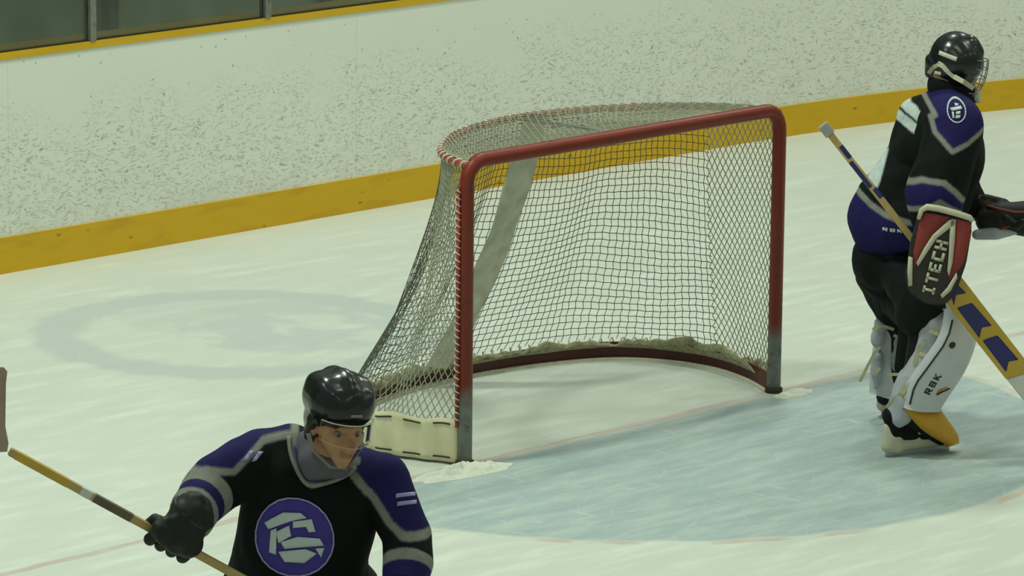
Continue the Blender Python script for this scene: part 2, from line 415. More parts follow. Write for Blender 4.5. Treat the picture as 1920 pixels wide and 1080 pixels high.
# netting bunched along the inside of the base
mb = MB()
def bunchf(u, v):
    i = 3 + u * (NU - 6); p = loop_at(BF, i / NU); c = Vector((-p.x, .3 - p.y, 0)).normalized()
    h = .022 + .030 * noise.noise(Vector((u * 22, 0, 4))) + .030 * abs(noise.noise(Vector((u * 45, 1, 0)))) + .030 * max(0, min(1, (.45 - u) * 6)) + .034 * max(0, min(1, (u - .78) * 9))
    a = v * 2 * math.pi; tp_ = min(1, u * 30, (1 - u) * 12); h *= tp_; w = .004 + .010 * tp_ + tp_ * .012 * noise.noise(Vector((u * 60, v * 3, 0)))
    return p + c * (.028 + w * math.cos(a)) + Vector((0, 0, .062 + h * .5 + (h * .62) * math.sin(a)))
mb.sheet(bunchf, 320, 10); mb.build('bunched_netting', M['bunch'], goal)
# cream canvas skirt low on both sides
for side in (0, 1):
    mb = MB(); N_ = 23 if side == 0 else 13; ZT = .172 if side == 0 else .12; r = [BP[i] if side == 0 else BP[NU - i] for i in range(0, N_ + 1)]
    def sk(u, v):
        i = u * (N_ - 1); j = int(i); p = r[j].lerp(r[j + 1], i - j)
        out = Vector((p.x, (p.y - .3), 0)).normalized() * (.012 + .006 * math.sin(u * 19) * math.sin(v * 3) + .004 * math.sin(u * 47))
        return Vector((p.x, p.y, (.012 + (ZT * v) * (1 if side == 0 else 1 - .6 * u)) + .006 * math.sin(u * 23) * v)) + out
    mb.sheet(sk, 44, 8); o = mb.build('canvas_skirt', M['skirt'], goal)
    sm = o.modifiers.new('s', 'SOLIDIFY'); sm.thickness = .004
    for z in (.165, .03) if side == 0 else ():
        for k in range(6):
            u0 = .04 + k * .16; mb = MB(); mb.tube([Vector(sk(u0 + .09 * i / 4, (z - .012) / .172)) + Vector((-.006, -.002, 0)) for i in range(5)], .0035, 5)
            mb.build('stitch', M['darkgap'], o)
# canvas sleeve over the centre back brace
mb = MB()
def strap(u, v):
    a = Vector((.08, .66, GH - .02)); b = Vector((-.03, 1.10, .10)); p = a.lerp(b, v); p.y += -.045 - .055 * math.sin(math.pi * v)
    w = .078 + .012 * v; an = u * 2 * math.pi
    return p + Vector((w * math.cos(an) * 1.0, .012 * math.sin(an) + .006 * math.sin(v * 17 + u * 8), 0))
mb.sheet(strap, 24, 40); mb.build('brace_cover', M['canvas'], goal)
mb = MB(); mb.tube([(.03, .0, GH - .01), (.03, .64, GH - .02)], .009, 8); mb.build('top_brace', M['steel'], goal)
# ice shavings heaped against the left post
def heap(cx, cy, sx, sy, h, seed, label, rz=0):
    mb = MB()
    def f(u, v):
        a = u * 2 * math.pi; r = v; x = math.cos(a) * r * sx; y = math.sin(a) * r * sy
        z = h * max(0, (1 - r ** 1.5)) * (.6 + .8 * abs(noise.noise(Vector((x * 18 + seed, y * 18, 0)))) + .5 * noise.noise(Vector((x * 40, y * 40, seed)))) - .001 * r
        k = 1 + .25 * noise.noise(Vector((math.cos(a) * 2, math.sin(a) * 2, seed))); p = Matrix.Rotation(rz, 3, 'Z') @ Vector((x * k, y * k, z))
        return (cx + p.x, cy + p.y, max(0, p.z) + .0005)
    mb.sheet(f, 60, 18); o = mb.build('snow_heap', M['snow']); tag(o, label, 'snow', kind='stuff')
heap(-1.04, -.085, .26, .075, .045, 1, 'small heap of ice shavings against the left goal post', -.1)
heap(.98, -.085, .12, .045, .025, 5, 'little ridge of ice shavings at the right goal post', .0)

# ------------------------------------------------------------------ figures
ANG = math.atan2(CF.y, CF.x); FH = Vector((math.cos(ANG), math.sin(ANG), 0)); RH = Vector((math.sin(ANG), -math.cos(ANG), 0))
class Fig:
    """local frame of a figure: x to the right, y away, z up, origin on the ice"""
    def __init__(s, G, scale): s.G = Vector(G); s.k = scale
    def P(s, px, py, f):
        d = CF + CR * ((px - 960) / FL) - CU * ((py - 540) / FL)
        t = (f - (CAM - s.G).dot(FH)) / d.dot(FH); w = CAM + d * t - s.G
        return Vector((w.dot(RH), f, w.z))
    def S(s, px, py, f, r): return (s.P(px, py, f), r / s.k)
def put(o, G): o.location = G; o.rotation_euler = (0, 0, ANG - math.pi / 2)
def ball(bm, c, r, n=3):
    if not isinstance(r, (tuple, list)): r = (r, r, r)
    return bmesh.ops.create_icosphere(bm, subdivisions=n, radius=1, matrix=Matrix.Translation(c) @ Matrix.Diagonal((*r, 1)))['verts']
def hullmesh(prims):
    out = bmesh.new(); me = bpy.data.meshes.new('tmp')
    for pr in prims:
        bm = bmesh.new()
        for c, r in pr: ball(bm, c, r)
        h = bmesh.ops.convex_hull(bm, input=bm.verts)
        dead = list(set(h['geom_interior'] + h['geom_unused'])); dv = [g for g in dead if isinstance(g, bmesh.types.BMVert)]
        bmesh.ops.delete(bm, geom=dv, context='VERTS')
        bm.to_mesh(me); bm.free(); out.from_mesh(me)
    out.to_mesh(me); out.free(); return me
def organic(name, prims, mat, parent, voxel=.009, smooth=6, disp=None, paint=None):
    me = hullmesh(prims); o = bpy.data.objects.new('tmp', me); COL.objects.link(o)
    m = o.modifiers.new('r', 'REMESH'); m.mode = 'VOXEL'; m.voxel_size = voxel; m.use_smooth_shade = True
    if smooth: q = o.modifiers.new('s', 'SMOOTH'); q.factor = .5; q.iterations = smooth
    dg = bpy.context.evaluated_depsgraph_get(); dg.update()
    me2 = bpy.data.meshes.new_from_object(o.evaluated_get(dg)); bpy.data.objects.remove(o); bpy.data.meshes.remove(me)
    if disp:
        nn = [v.normal.copy() for v in me2.vertices]
        for v, n in zip(me2.vertices, nn): v.co = v.co + n * disp(v.co, n)
    if paint:
        at = me2.color_attributes.new(name='Col', type='FLOAT_COLOR', domain='POINT')
        e_ = voxel * .42; offs = [Vector(o_) * e_ for o_ in ((0, 0, 0), (1, 0, 1), (-1, 0, 1), (1, 0, -1), (-1, 0, -1))]
        for v in me2.vertices:
            cs = [paint(v.co + q_) for q_ in offs]; at.data[v.index].color = (*[sum(c_[i] for c_ in cs) / 5 for i in range(3)], 1)
    me2.materials.clear(); me2.materials.append(mat); me2.name = name
    me2.polygons.foreach_set('use_smooth', [True] * len(me2.polygons))
    r = bpy.data.objects.new(name, me2); COL.objects.link(r); r.parent = parent
    return r
def chain(pts): return [[a, b] for a, b in zip(pts, pts[1:])]
def inpoly(x, y, P):
    c = False; j = len(P) - 1
    for i in range(len(P)):
        if (P[i][1] > y) != (P[j][1] > y) and x < (P[j][0] - P[i][0]) * (y - P[i][1]) / (P[j][1] - P[i][1]) + P[i][0]: c = not c
        j = i
    return c
def dline(x, y, L):
    best = 9
    for (x0, y0), (x1, y1) in zip(L, L[1:]):
        dx, dy = x1 - x0, y1 - y0; t = max(0, min(1, ((x - x0) * dx + (y - y0) * dy) / (dx * dx + dy * dy + 1e-12)))
        best = min(best, math.hypot(x - x0 - t * dx, y - y0 - t * dy))
    return best
def m_cloth(name, rough=.85):
    t = NT(name); a = t.n('ShaderNodeAttribute', attribute_name='Col'); n1 = t.noise(t.coord(), 45, 4); n2 = t.noise(t.coord(), 7, 3)
    mm = t.n('ShaderNodeMix', data_type='RGBA', blend_type='MULTIPLY'); mm.inputs[0].default_value = 1
    t.t.links.new(a.outputs['Color'], mm.inputs[6]); t.put(mm.inputs[7], t.mix(n1, (.75, .75, .75, 1), (1.2, 1.2, 1.2, 1)))
    t.bump(n2, .25, .02); return t.fin(mm.outputs[2], rough, .12)
M.update(bodycloth=m_cloth('skin_and_undersuit', .6),
    cloth=m_cloth('jersey_cloth'), skin=mottled('skin', (.42, .23, .13), .5, .4, .08, 30), shell=mottled('black_helmet_shell', (.006, .008, .008), .24, .5, .2, 20),
    black=mottled('black_nylon', (.0065, .0075, .007), .75, .15, .35, 30, bump=.2), leather=mottled('dark_glove_leather', (.016, .017, .013), .6, .25, .4, 30, bump=.3),
    padwhite=mottled('white_pad_leather', (.52, .53, .55), .5, .4, .10, 12), padgrey=mottled('grey_pad_lining', (.38, .39, .42), .7, .2, .25, 14, bump=.3),
    padyellow=mottled('yellow_pad_leather', (.46, .24, .012), .5, .4, .15, 12), cream=mottled('cream_leather', (.50, .47, .34), .55, .3, .12, 20),
    blred=mottled('red_blocker_leather', (.24, .035, .028), .55, .3, .25, 14), bldark=mottled('charcoal_blocker_leather', (.030, .026, .022), .6, .3, .3, 20),
    strapm=mottled('cream_strap', (.46, .44, .28), .8, .1, .2, 30), blade=mottled('steel_blade', (.45, .46, .45), .3, .5, .1, 10, metal=.8),
    wood=mottled('tan_stick_wood', (.42, .29, .11), .45, .4, .25, 18), blue=mottled('blue_stick_graphic', (.018, .020, .12), .4, .4, .2, 12),
    gold=mottled('yellow_stick_edge', (.50, .32, .04), .4, .4, .15, 12), tape=mottled('grey_stick_tape', (.30, .31, .30), .8, .2, .2, 40), whitepl=mottled('white_blade_wrap', (.55, .56, .52), .5, .4, .12, 10),
    wire=mottled('cage_wire', (.22, .23, .22), .3, .6, .1, 10, metal=.4), white=mottled('white_twill', (.50, .56, .54), .7, .2, .08, 20), lilac=mottled('lilac_twill', (.30, .28, .50), .7, .2, .1, 20),
    crest=mottled('purple_crest_twill', (.060, .042, .26), .7, .2, .15, 20), lav=mottled('lavender_neck_guard', (.13, .115, .14), .85, .1, .2, 30), silver=mottled('silver_trim', (.22, .22, .19), .7, .2, .15, 30),
    hair=mottled('brown_hair', (.035, .022, .012), .7, .2, .4, 60), eye=mottled('eye', (.05, .035, .025), .2, .6, .2, 50), teeth=mottled('lips', (.30, .11, .08), .5, .4, .1, 40),
)
def m_visor():
    t = NT('clear_visor'); t.t.nodes.remove(t.b); tr = t.n('ShaderNodeBsdfTransparent'); tr.inputs[0].default_value = (.97, .98, .96, 1)
    gl = t.n('ShaderNodeBsdfGlossy'); gl.inputs['Roughness'].default_value = .05; fr = t.n('ShaderNodeFresnel'); fr.inputs[0].default_value = 1.16
    a = t.n('ShaderNodeMixShader'); t.t.links.new(fr.outputs[0], a.inputs[0]); t.t.links.new(tr.outputs[0], a.inputs[1]); t.t.links.new(gl.outputs[0], a.inputs[2]); t.t.links.new(a.outputs[0], t.out.inputs[0]); return t.m
M['visor'] = m_visor(); M['eyewhite'] = mottled('eye_white', (.20, .17, .14), .35, .3, .1, 40); M['shaft2'] = mottled('dark_shaft_graphic', (.10, .08, .045), .4, .4, .3, 20); M['bladewood'] = mottled('worn_blade_wood', (.34, .25, .18), .6, .3, .25, 20)
BLK = (.0065, .008, .007); PUR = (.017, .013, .080); SIL = (.22, .22, .19); WHT = (.5, .56, .54)
def folds(amp, seed, sc=7):
    def f(p, n):
        a = noise.noise(Vector((p.x * sc + seed, p.y * sc, p.z * sc * .7))); b = noise.noise(Vector((p.x * sc * 2.3, p.y * sc * 2.3 + seed, p.z * sc * 1.2)))
        return amp * (1 - 2 * abs(a)) * .9 + amp * .45 * b
    return f
def bvh(o): return BVHTree.FromPolygons([v.co for v in o.data.vertices], [tuple(p.vertices) for p in o.data.polygons])
def decal(name, o, tree, shapes, origin, ux, uy, mat, parent, lift=.003, th=.0015, step=.008):
    """lay flat outlines (in metres, u/v) onto a surface along -n, as a thin applique"""
    n = ux.cross(uy).normalized(); mb = MB()
    for sh in shapes:
        us = [p[0] for p in sh]; vs = [p[1] for p in sh]; nx = max(1, int((max(us) - min(us)) / step)); ny = max(1, int((max(vs) - min(vs)) / step))
        bm = bmesh.new(); vv = [bm.verts.new((u, v, 0)) for u, v in sh]; fc = bm.faces.new(vv)
        for i in range(1, nx): bmesh.ops.bisect_plane(bm, geom=bm.verts[:] + bm.edges[:] + bm.faces[:], plane_co=(min(us) + (max(us) - min(us)) * i / nx, 0, 0), plane_no=(1, 0, 0))
        for i in range(1, ny): bmesh.ops.bisect_plane(bm, geom=bm.verts[:] + bm.edges[:] + bm.faces[:], plane_co=(0, min(vs) + (max(vs) - min(vs)) * i / ny, 0), plane_no=(0, 1, 0))
        bmesh.ops.triangulate(bm, faces=bm.faces[:]); bm.verts.ensure_lookup_table(); b = len(mb.v)
        for v in bm.verts:
            p = origin + ux * v.co.x + uy * v.co.y; h = None
            if tree: h = tree.ray_cast(p + n * .25, -n, .6)[0]
            mb.v.append((h if h is not None else p) + n * lift)
        for f in bm.faces: mb.f.append(tuple(b + v.index for v in f.verts))
        bm.free()
    ob = mb.build(name, mat, parent); sm = ob.modifiers.new('s', 'SOLIDIFY'); sm.thickness = th
    return ob
GLY = {'I': [[(.38, 0), (.62, 0), (.62, 1), (.38, 1)], [(.2, 0), (.8, 0), (.8, .2), (.2, .2)], [(.2, .8), (.8, .8), (.8, 1), (.2, 1)]],
       'T': [[(.38, 0), (.62, 0), (.62, 1), (.38, 1)], [(.05, .78), (.95, .78), (.95, 1), (.05, 1)]],
       'E': [[(.1, 0), (.36, 0), (.36, 1), (.1, 1)], [(.1, 0), (.9, 0), (.9, .22), (.1, .22)], [(.1, .4), (.8, .4), (.8, .6), (.1, .6)], [(.1, .78), (.9, .78), (.9, 1), (.1, 1)]],
       'C': [[(.1, 0), (.36, 0), (.36, 1), (.1, 1)], [(.1, 0), (.9, 0), (.9, .24), (.1, .24)], [(.1, .76), (.9, .76), (.9, 1), (.1, 1)]],
       'H': [[(.08, 0), (.34, 0), (.34, 1), (.08, 1)], [(.66, 0), (.92, 0), (.92, 1), (.66, 1)], [(.08, .4), (.92, .4), (.92, .62), (.08, .62)]],
       'R': [[(.1, 0), (.32, 0), (.32, 1), (.1, 1)], [(.1, .8), (.85, .8), (.85, 1), (.1, 1)], [(.65, .45), (.87, .45), (.87, 1), (.65, 1)], [(.1, .4), (.85, .4), (.85, .58), (.1, .58)], [(.4, .45), (.62, .45), (.95, 0), (.7, 0)]],
       'B': [[(.1, 0), (.32, 0), (.32, 1), (.1, 1)], [(.1, .82), (.85, .82), (.85, 1), (.1, 1)], [(.66, 0), (.88, 0), (.88, 1), (.66, 1)], [(.1, .42), (.85, .42), (.85, .58), (.1, .58)], [(.1, 0), (.85, 0), (.85, .18), (.1, .18)]],
       'K': [[(.1, 0), (.32, 0), (.32, 1), (.1, 1)], [(.3, .42), (.45, .6), (.95, 1), (.7, 1), (.3, .62)], [(.3, .5), (.5, .6), (.95, 0), (.68, 0)]],
       'O': [[(.1, 0), (.3, 0), (.3, 1), (.1, 1)], [(.7, 0), (.9, 0), (.9, 1), (.7, 1)], [(.1, 0), (.9, 0), (.9, .18), (.1, .18)], [(.1, .82), (.9, .82), (.9, 1), (.1, 1)]],
       '3': [[(.66, 0), (.9, 0), (.9, 1), (.66, 1)], [(.1, 0), (.9, 0), (.9, .18), (.1, .18)], [(.25, .42), (.9, .42), (.9, .58), (.25, .58)], [(.1, .82), (.9, .82), (.9, 1), (.1, 1)]],
       '1': [[(.4, 0), (.66, 0), (.66, 1), (.4, 1)], [(.15, .7), (.4, .8), (.4, 1), (.15, .86)]]}
def word(t, h, w, gap=.1): return [[((u + i * (1 + gap)) * w, v * h) for u, v in g] for i, ch in enumerate(t) for g in GLY[ch]]
def ellipse(cx, cy, a, b, n=28, rot=0): return [(cx + a * math.cos(2 * math.pi * i / n) * math.cos(rot) - b * math.sin(2 * math.pi * i / n) * math.sin(rot), cy + a * math.cos(2 * math.pi * i / n) * math.sin(rot) + b * math.sin(2 * math.pi * i / n) * math.cos(rot)) for i in range(n)]
def ringsh(cx, cy, a, b, w, n=24):
    out = []
    for i in range(n):
        t0 = 2 * math.pi * i / n; t1 = 2 * math.pi * (i + 1) / n
        out.append([(cx + a * math.cos(t0), cy + b * math.sin(t0)), (cx + a * math.cos(t1), cy + b * math.sin(t1)), (cx + (a - w) * math.cos(t1), cy + (b - w) * math.sin(t1)), (cx + (a - w) * math.cos(t0), cy + (b - w) * math.sin(t0))])
    return out
def grip(axis_p, axis_d, toward, r, parent, mat, n=4, name='finger', fr=.0135, sweep=(-70, 215)):
    """four finger rolls and a thumb closed round a shaft; 'toward' points from the shaft to the palm"""
    d = axis_d.normalized(); t = (toward - d * toward.dot(d)).normalized(); b = d.cross(t)
    for k in range(n):
        L = (.96, 1.04, 1.0, .86)[k % 4]; c = axis_p + d * ((k - 1.5) * fr * 2.05); pts = []
        for i in range(9):
            a = math.radians(sweep[0] * -1 * L + (sweep[1] - 0) * 0) if False else math.radians(75 - (75 + 170 * L) * i / 8)
            rad = r + fr * (1.0 if 1 < i < 8 else 1.0); pts.append((c + (t * math.cos(a) + b * math.sin(a)) * rad, fr * (1.05 - .03 * i)))
        organic(name, chain(pts), mat, parent, .0045, 2)
    pts = [(axis_p + d * (-1.2 * fr) + t * (r + .035) - b * .012, fr * 1.15), (axis_p - d * (2.6 * fr) + t * (r + .012) - b * .02, fr * 1.1), (axis_p - d * (3.6 * fr) - b * (r + fr * .8) + t * .004, fr), (axis_p - d * (3.9 * fr) - b * (r * .5) - t * (r + .004), fr * .9)]
    organic('thumb', chain(pts), mat, parent, .0045, 2)
def flatstrap(pts, w, th, nrm, mb):
    for a, b in zip(pts, pts[1:]):
        d = (b - a).normalized(); s_ = d.cross(nrm).normalized() * w / 2; n = nrm.normalized() * th / 2; k = len(mb.v)
        for p in (a, b):
            for u, v in ((1, 1), (-1, 1), (-1, -1), (1, -1)): mb.v.append(p + s_ * u + n * v)
        for q in range(4): mb.f.append((k + q, k + (q + 1) % 4, k + 4 + (q + 1) % 4, k + 4 + q))
        mb.f.append((k + 3, k + 2, k + 1, k)); mb.f.append((k + 4, k + 5, k + 6, k + 7))
def plate(name, outline, nrm, th, mat, parent, bev=.006):
    """solid plate from a 3D outline, extruded away from nrm"""
    bm = bmesh.new(); f = bm.faces.new([bm.verts.new(p) for p in outline]); f.normal_update()
    if f.normal.dot(nrm) < 0: f.normal_flip()
    r = bmesh.ops.extrude_face_region(bm, geom=[f]); vs = [g for g in r['geom'] if isinstance(g, bmesh.types.BMVert)]
    bmesh.ops.translate(bm, verts=vs, vec=-nrm.normalized() * th)
    bmesh.ops.recalc_face_normals(bm, faces=bm.faces)
    if bev: bmesh.ops.bevel(bm, geom=bm.edges[:], offset=bev, segments=3, affect='EDGES')
    me = bpy.data.meshes.new(name); bm.to_mesh(me); bm.free(); me.materials.append(mat)
    o = bpy.data.objects.new(name, me); COL.objects.link(o); o.parent = parent; return o
def cage(c, rad, fwd, up, parent, mat, tall=1.25, n_h=6, n_v=5, wr=.0022, vis=(-.55, .75)):
    """wire face cage: arcs round the front of the head"""
    side = fwd.cross(up).normalized(); mb = MB()
    def pt(az, el): return c + (fwd * math.cos(az) * 1.05 + side * math.sin(az) * .86) * rad * math.cos(el * .75) + up * (rad * tall * math.sin(el))
    for i in range(n_h):
        el = vis[0] * -1 - (vis[1] - vis[0] * 1) * 0; e = .45 - (1.5) * i / (n_h - 1)
        mb.tube([pt(-1.35 + 2.7 * k / 20, e) for k in range(21)], wr, 5)
    for i in range(n_v):
        a = -1.0 + 2.0 * i / (n_v - 1); mb.tube([pt(a, .45 - 1.5 * k / 14) for k in range(15)], wr, 5)
    return mb.build('face_cage', mat, parent)

# ------------------------------------------------------------------ the goaltender at the far post
g = Fig((.43, -1.11, 0), 458); GP = g.P
goalie = empty('person'); put(goalie, g.G)
tag(goalie, 'goaltender in black and purple jersey and white leg pads standing in the crease', 'person')
S_ = g.S
body = [[S_(1778, 125, .28, 38), S_(1800, 140, .27, 34)], [S_(1785, 150, .28, 24), S_(1772, 200, .28, 26)],
        [S_(1785, 235, .10, 30), S_(1728, 228, .44, 30), S_(1735, 300, .32, 45), S_(1770, 300, .25, 40)], [S_(1735, 300, .3, 42), S_(1668, 420, .32, 42)],
        [S_(1785, 240, .05, 24), S_(1752, 365, -.07, 19)], [S_(1752, 365, -.07, 18), S_(1757, 440, -.13, 13)],
        [S_(1730, 232, .46, 24), S_(1792, 365, .50, 18)], [S_(1792, 365, .5, 17), S_(1850, 400, .40, 13)],
        [S_(1682, 478, .29, 34), S_(1735, 590, .05, 26)], [S_(1735, 590, .04, 26), S_(1700, 780, .02, 18)], [S_(1700, 780, .02, 18), S_(1765, 822, .08, 14)],
        [S_(1655, 450, .42, 42), S_(1680, 610, .62, 28)], [S_(1680, 610, .62, 24), S_(1660, 745, .72, 18)], [S_(1660, 745, .72, 18), S_(1700, 775, .76, 14)]]
body += [[S_(1806, 128, .27, 8), S_(1820, 134, .27, 7), S_(1812, 142, .27, 9)], [S_(1806, 148, .27, 14), S_(1812, 160, .27, 12)]]
organic('body', body, M['bodycloth'], goalie, .009, 3, None, lambda p: (.42, .23, .13) if p.z > GP(1785, 172, .28).z else (.012, .013, .014))
def px2(L, f): return [(lambda p: (p.x, p.z))(GP(x, y, f)) for x, y in L]
YOKE = px2([(1726, 150), (1738, 190), (1752, 210), (1744, 217), (1749, 241), (1779, 273), (1808, 262), (1836, 245), (1870, 230), (1850, 140)], .02)
YL = px2([(1722, 176), (1741, 193), (1752, 212), (1744, 217), (1749, 240), (1779, 272), (1808, 261), (1842, 240)], .02)
SL1 = px2([(1684, 362), (1694, 347), (1728, 335), (1768, 339), (1790, 358), (1806, 376)], -.15); SL2 = px2([(1684, 399), (1695, 396), (1741, 383), (1760, 374), (1776, 385), (1800, 400)], -.15)
SPUR = px2([(1680, 372), (1694, 347), (1728, 335), (1768, 339), (1812, 380), (1800, 405), (1776, 385), (1760, 374), (1741, 383), (1695, 396)], -.15)
HL = px2([(1600, 352), (1613, 368), (1634, 387), (1658, 400), (1700, 411), (1760, 415)], .17)
HP = px2([(1560, 340), (1600, 352), (1613, 368), (1634, 387), (1658, 400), (1700, 411), (1760, 415), (1760, 520), (1540, 520)], .17)
NUM = px2([(1671, 236), (1681, 239), (1668, 280), (1647, 341), (1629, 333), (1650, 290)], .25)
NB1 = px2([(1699, 190), (1725, 194), (1718, 213), (1688, 206)], .35); NB2 = px2([(1683, 211), (1717, 217), (1709, 235), (1673, 227)], .35)
NUM = px2([(1662, 237), (1676, 240), (1664, 280), (1650, 318), (1640, 342), (1622, 333), (1636, 306)], .35)
def gpaint(p):
    x, z, f = p.x, p.z, p.y
    if f > .14 and (inpoly(x, z, NB1) or inpoly(x, z, NB2) or inpoly(x, z, NUM)): return WHT
    sleeve = f < .035 and inpoly(x, z, SLEEVE)
    if sleeve:
        if dline(x, z, SL1) < .011 or dline(x, z, SL2) < .011: return SIL
        if inpoly(x, z, SPUR): return PUR
    if f < .45 and dline(x, z, YL) < .0095: return SIL
    if inpoly(x, z, YOKE): return PUR
    if not sleeve:
        if dline(x, z, HL) < .012: return SIL
        if inpoly(x, z, HP): return PUR
    return BLK
SLEEVE = px2([(1684, 300), (1735, 200), (1850, 200), (1850, 430), (1684, 430)], -.1)
jer = organic('jersey', [[S_(1788, 236, .06, 55), S_(1727, 227, .46, 46), S_(1772, 208, .26, 44)],
        [S_(1788, 240, .08, 54), S_(1727, 232, .46, 46), S_(1792, 300, .26, 52), S_(1722, 300, .36, 58)],
        [S_(1792, 300, .26, 52), S_(1722, 300, .36, 58), S_(1680, 362, .32, 64), S_(1768, 372, .24, 52)],
        [S_(1680, 362, .32, 64), S_(1768, 372, .24, 52), S_(1651, 404, .33, 62), S_(1706, 412, .22, 52)], [S_(1651, 404, .33, 62), S_(1700, 415, .2, 50), S_(1655, 425, .33, 58)],
        [S_(1790, 240, .03, 52), S_(1754, 360, -.09, 54)], [S_(1754, 360, -.09, 54), S_(1752, 405, -.11, 42)],
        [S_(1732, 236, .46, 44), S_(1796, 355, .50, 42)], [S_(1796, 355, .50, 40), S_(1822, 385, .45, 30)]],
        M['cloth'], goalie, .0055, 10, folds(.008, 3), gpaint)
tr = bvh(jer)
vn = Vector((0, -1, 0)); ex = Vector((1, 0, 0)); ez = Vector((0, 0, 1))
# shoulder patch, name bar, back number, hem word
o0 = GP(1796, 212, -.1)
decal('shoulder_patch', jer, tr, ringsh(0, 0, .039, .043, .005) + [[(-.026, .010), (.018, .018), (.022, .008), (-.020, .0)], [(-.020, -.003), (-.012, -.002), (-.010, -.026), (-.018, -.026)], [(-.004, -.002), (.014, .001), (.014, -.010), (-.004, -.012)], [(-.006, -.016), (.014, -.014), (.012, -.024), (-.006, -.026)], [(-.006, .026), (.010, .024), (.008, .018), (-.006, .018)]], o0, ex, ez, M['white'], jer)
bl = Vector((-.62, -.75, .25)).normalized(); bu = Vector((.35, 0, .94)); bu = (bu - bl * bu.dot(bl)).normalized(); bx = bu.cross(bl).normalized()
def ontree(px, py, f):
    p = GP(px, py, f); d = GP(px, py, f + 1) - p; h = tr.ray_cast(p - d.normalized() * .6, d.normalized(), 2)[0]; return h or p
def quad_decal(name, pts, mat, f=.1):
    c = [ontree(*p, f) for p in pts]; cen = sum(c, Vector()) / len(c); ux = Vector((1, 0, 0)); uy = Vector((0, .2, .98)).normalized()
    sh = [((p - cen).dot(ux), (p - cen).dot(Vector((0, 0, 1))) / .98) for p in c]
    return decal(name, jer, tr, [sh], cen, ux, uy, mat, jer)
decal('hem_word', jer, tr, [[(u + .0, v) for u, v in s_] for s_ in word('RBK', .014, .026)], GP(1662, 454, -.1), ex, ez, M['white'], jer)
organic('pants', [[S_(1653, 484, .37, 58), S_(1705, 496, .29, 44)], [S_(1697, 508, .27, 48), S_(1728, 575, .05, 42)], [S_(1728, 575, .03, 42), S_(1722, 592, .05, 40)],
        [S_(1655, 482, .42, 54), S_(1652, 512, .50, 46), S_(1680, 575, .58, 42)], [S_(1690, 560, .45, 40), S_(1718, 592, .2, 35)]], M['black'], goalie, .009, 6, folds(.010, 9, 9))
# neck and throat guard
organic('throat_guard', [[S_(1772, 160, .28, 34), S_(1800, 170, .26, 30)], [S_(1815, 178, .25, 15), S_(1826, 186, .25, 9)]], M['black'], goalie, .007, 4)
# helmet
hel = organic('helmet', [[S_(1792, 107, .28, 49), S_(1782, 118, .28, 43), S_(1800, 115, .26, 45)], [S_(1780, 118, .28, 41), S_(1764, 134, .28, 24)], [S_(1815, 88, .26, 24), S_(1833, 98, .25, 13), S_(1800, 140, .25, 30)],
        [S_(1752, 120, .25, 14), S_(1743, 110, .27, 9), S_(1742, 138, .27, 9)]], M['shell'], goalie, .0055, 14)
mb = MB(); hc = GP(1803, 128, .26); cage(hc, .104, Vector((.93, .30, -.2)).normalized(), Vector((.2, 0, .98)), hel, M['wire'], 1.2)
organic('chin_cup', [[S_(1818, 172, .25, 9), S_(1832, 184, .24, 8)], [S_(1832, 172, .24, 7), S_(1834, 188, .24, 6)]], M['cream'], hel, .005, 2)
th = bvh(hel)
def on(tree, px, py, f=.2, lift=.004):
    p = GP(px, py, f); d = (GP(px, py, f + 1) - p).normalized(); h, n, _, _ = tree.ray_cast(p - d * .6, d, 2); return (h - d * lift) if h else p
mb = MB(); pts = [on(th, 1758, 118), on(th, 1768, 124), on(th, 1776, 133), on(th, 1788, 143), GP(1806, 153, .13), GP(1826, 166, .16)]
flatstrap(pts, .020, .004, Vector((0, -1, .1)), mb); mb.build('chin_strap', M['cream'], hel, False)
mb = MB(); flatstrap([on(th, 1741, 138), on(th, 1750, 126), on(th, 1762, 120)], .016, .004, Vector((0, -1, .1)), mb); flatstrap([on(th, 1752, 135), on(th, 1764, 138)], .012, .004, Vector((0, -1, .1)), mb); mb.build('back_strap', M['cream'], hel, False)
c0 = GP(1781, 111, .1); u0 = (GP(1799, 117, .1) - GP(1765, 107, .1)).normalized()
decal('helmet_badge', hel, th, [[(-.036, -.008), (.036, -.010), (.036, .008), (-.036, .009)]], c0, u0, Vector((0, -1, 0)).cross(u0) * 1.0, M['lace'], hel, .003)
# near leg pad
def pad(name, L, R, fL, fR, parent, mat, th=.07, bulge=.03):
    Lp = catmull([GP(x, y, f) for (x, y), f in zip(L, fL)], 24); Rp = catmull([GP(x, y, f) for (x, y), f in zip(R, fR)], 24); mb = MB(); V = []
    n = 10
    for a, b in zip(Lp, Rp):
        i = Lp.index(a); T = (Lp[min(24, i + 1)] + Rp[min(24, i + 1)] - Lp[max(0, i - 1)] - Rp[max(0, i - 1)]).normalized(); w = (b - a); nr = T.cross(w).normalized()
        if nr.y > 0: nr = -nr
        row = []
        for k in range(n + 1): t = k / n; row.append(a.lerp(b, t) + nr * bulge * (1 - (2 * t - 1) ** 4))
        for k in range(n, -1, -1): t = k / n; row.append(a.lerp(b, t) - nr * th * (1 - .3 * (2 * t - 1) ** 4))
        V.append(row)
    m = len(V[0])
    for r in V: mb.v += r
    for i in range(len(V) - 1):
        for k in range(m): mb.f.append((i * m + k, (i + 1) * m + k, (i + 1) * m + (k + 1) % m, i * m + (k + 1) % m))
    mb.f.append(tuple(range(m))[::-1]); mb.f.append(tuple((len(V) - 1) * m + k for k in range(m)))
    o = mb.build(name, mat, parent); bv = o.modifiers.new('b', 'BEVEL'); bv.width = .006; bv.segments = 2; bv.limit_method = 'ANGLE'; bv.angle_limit = 1.0
    return o
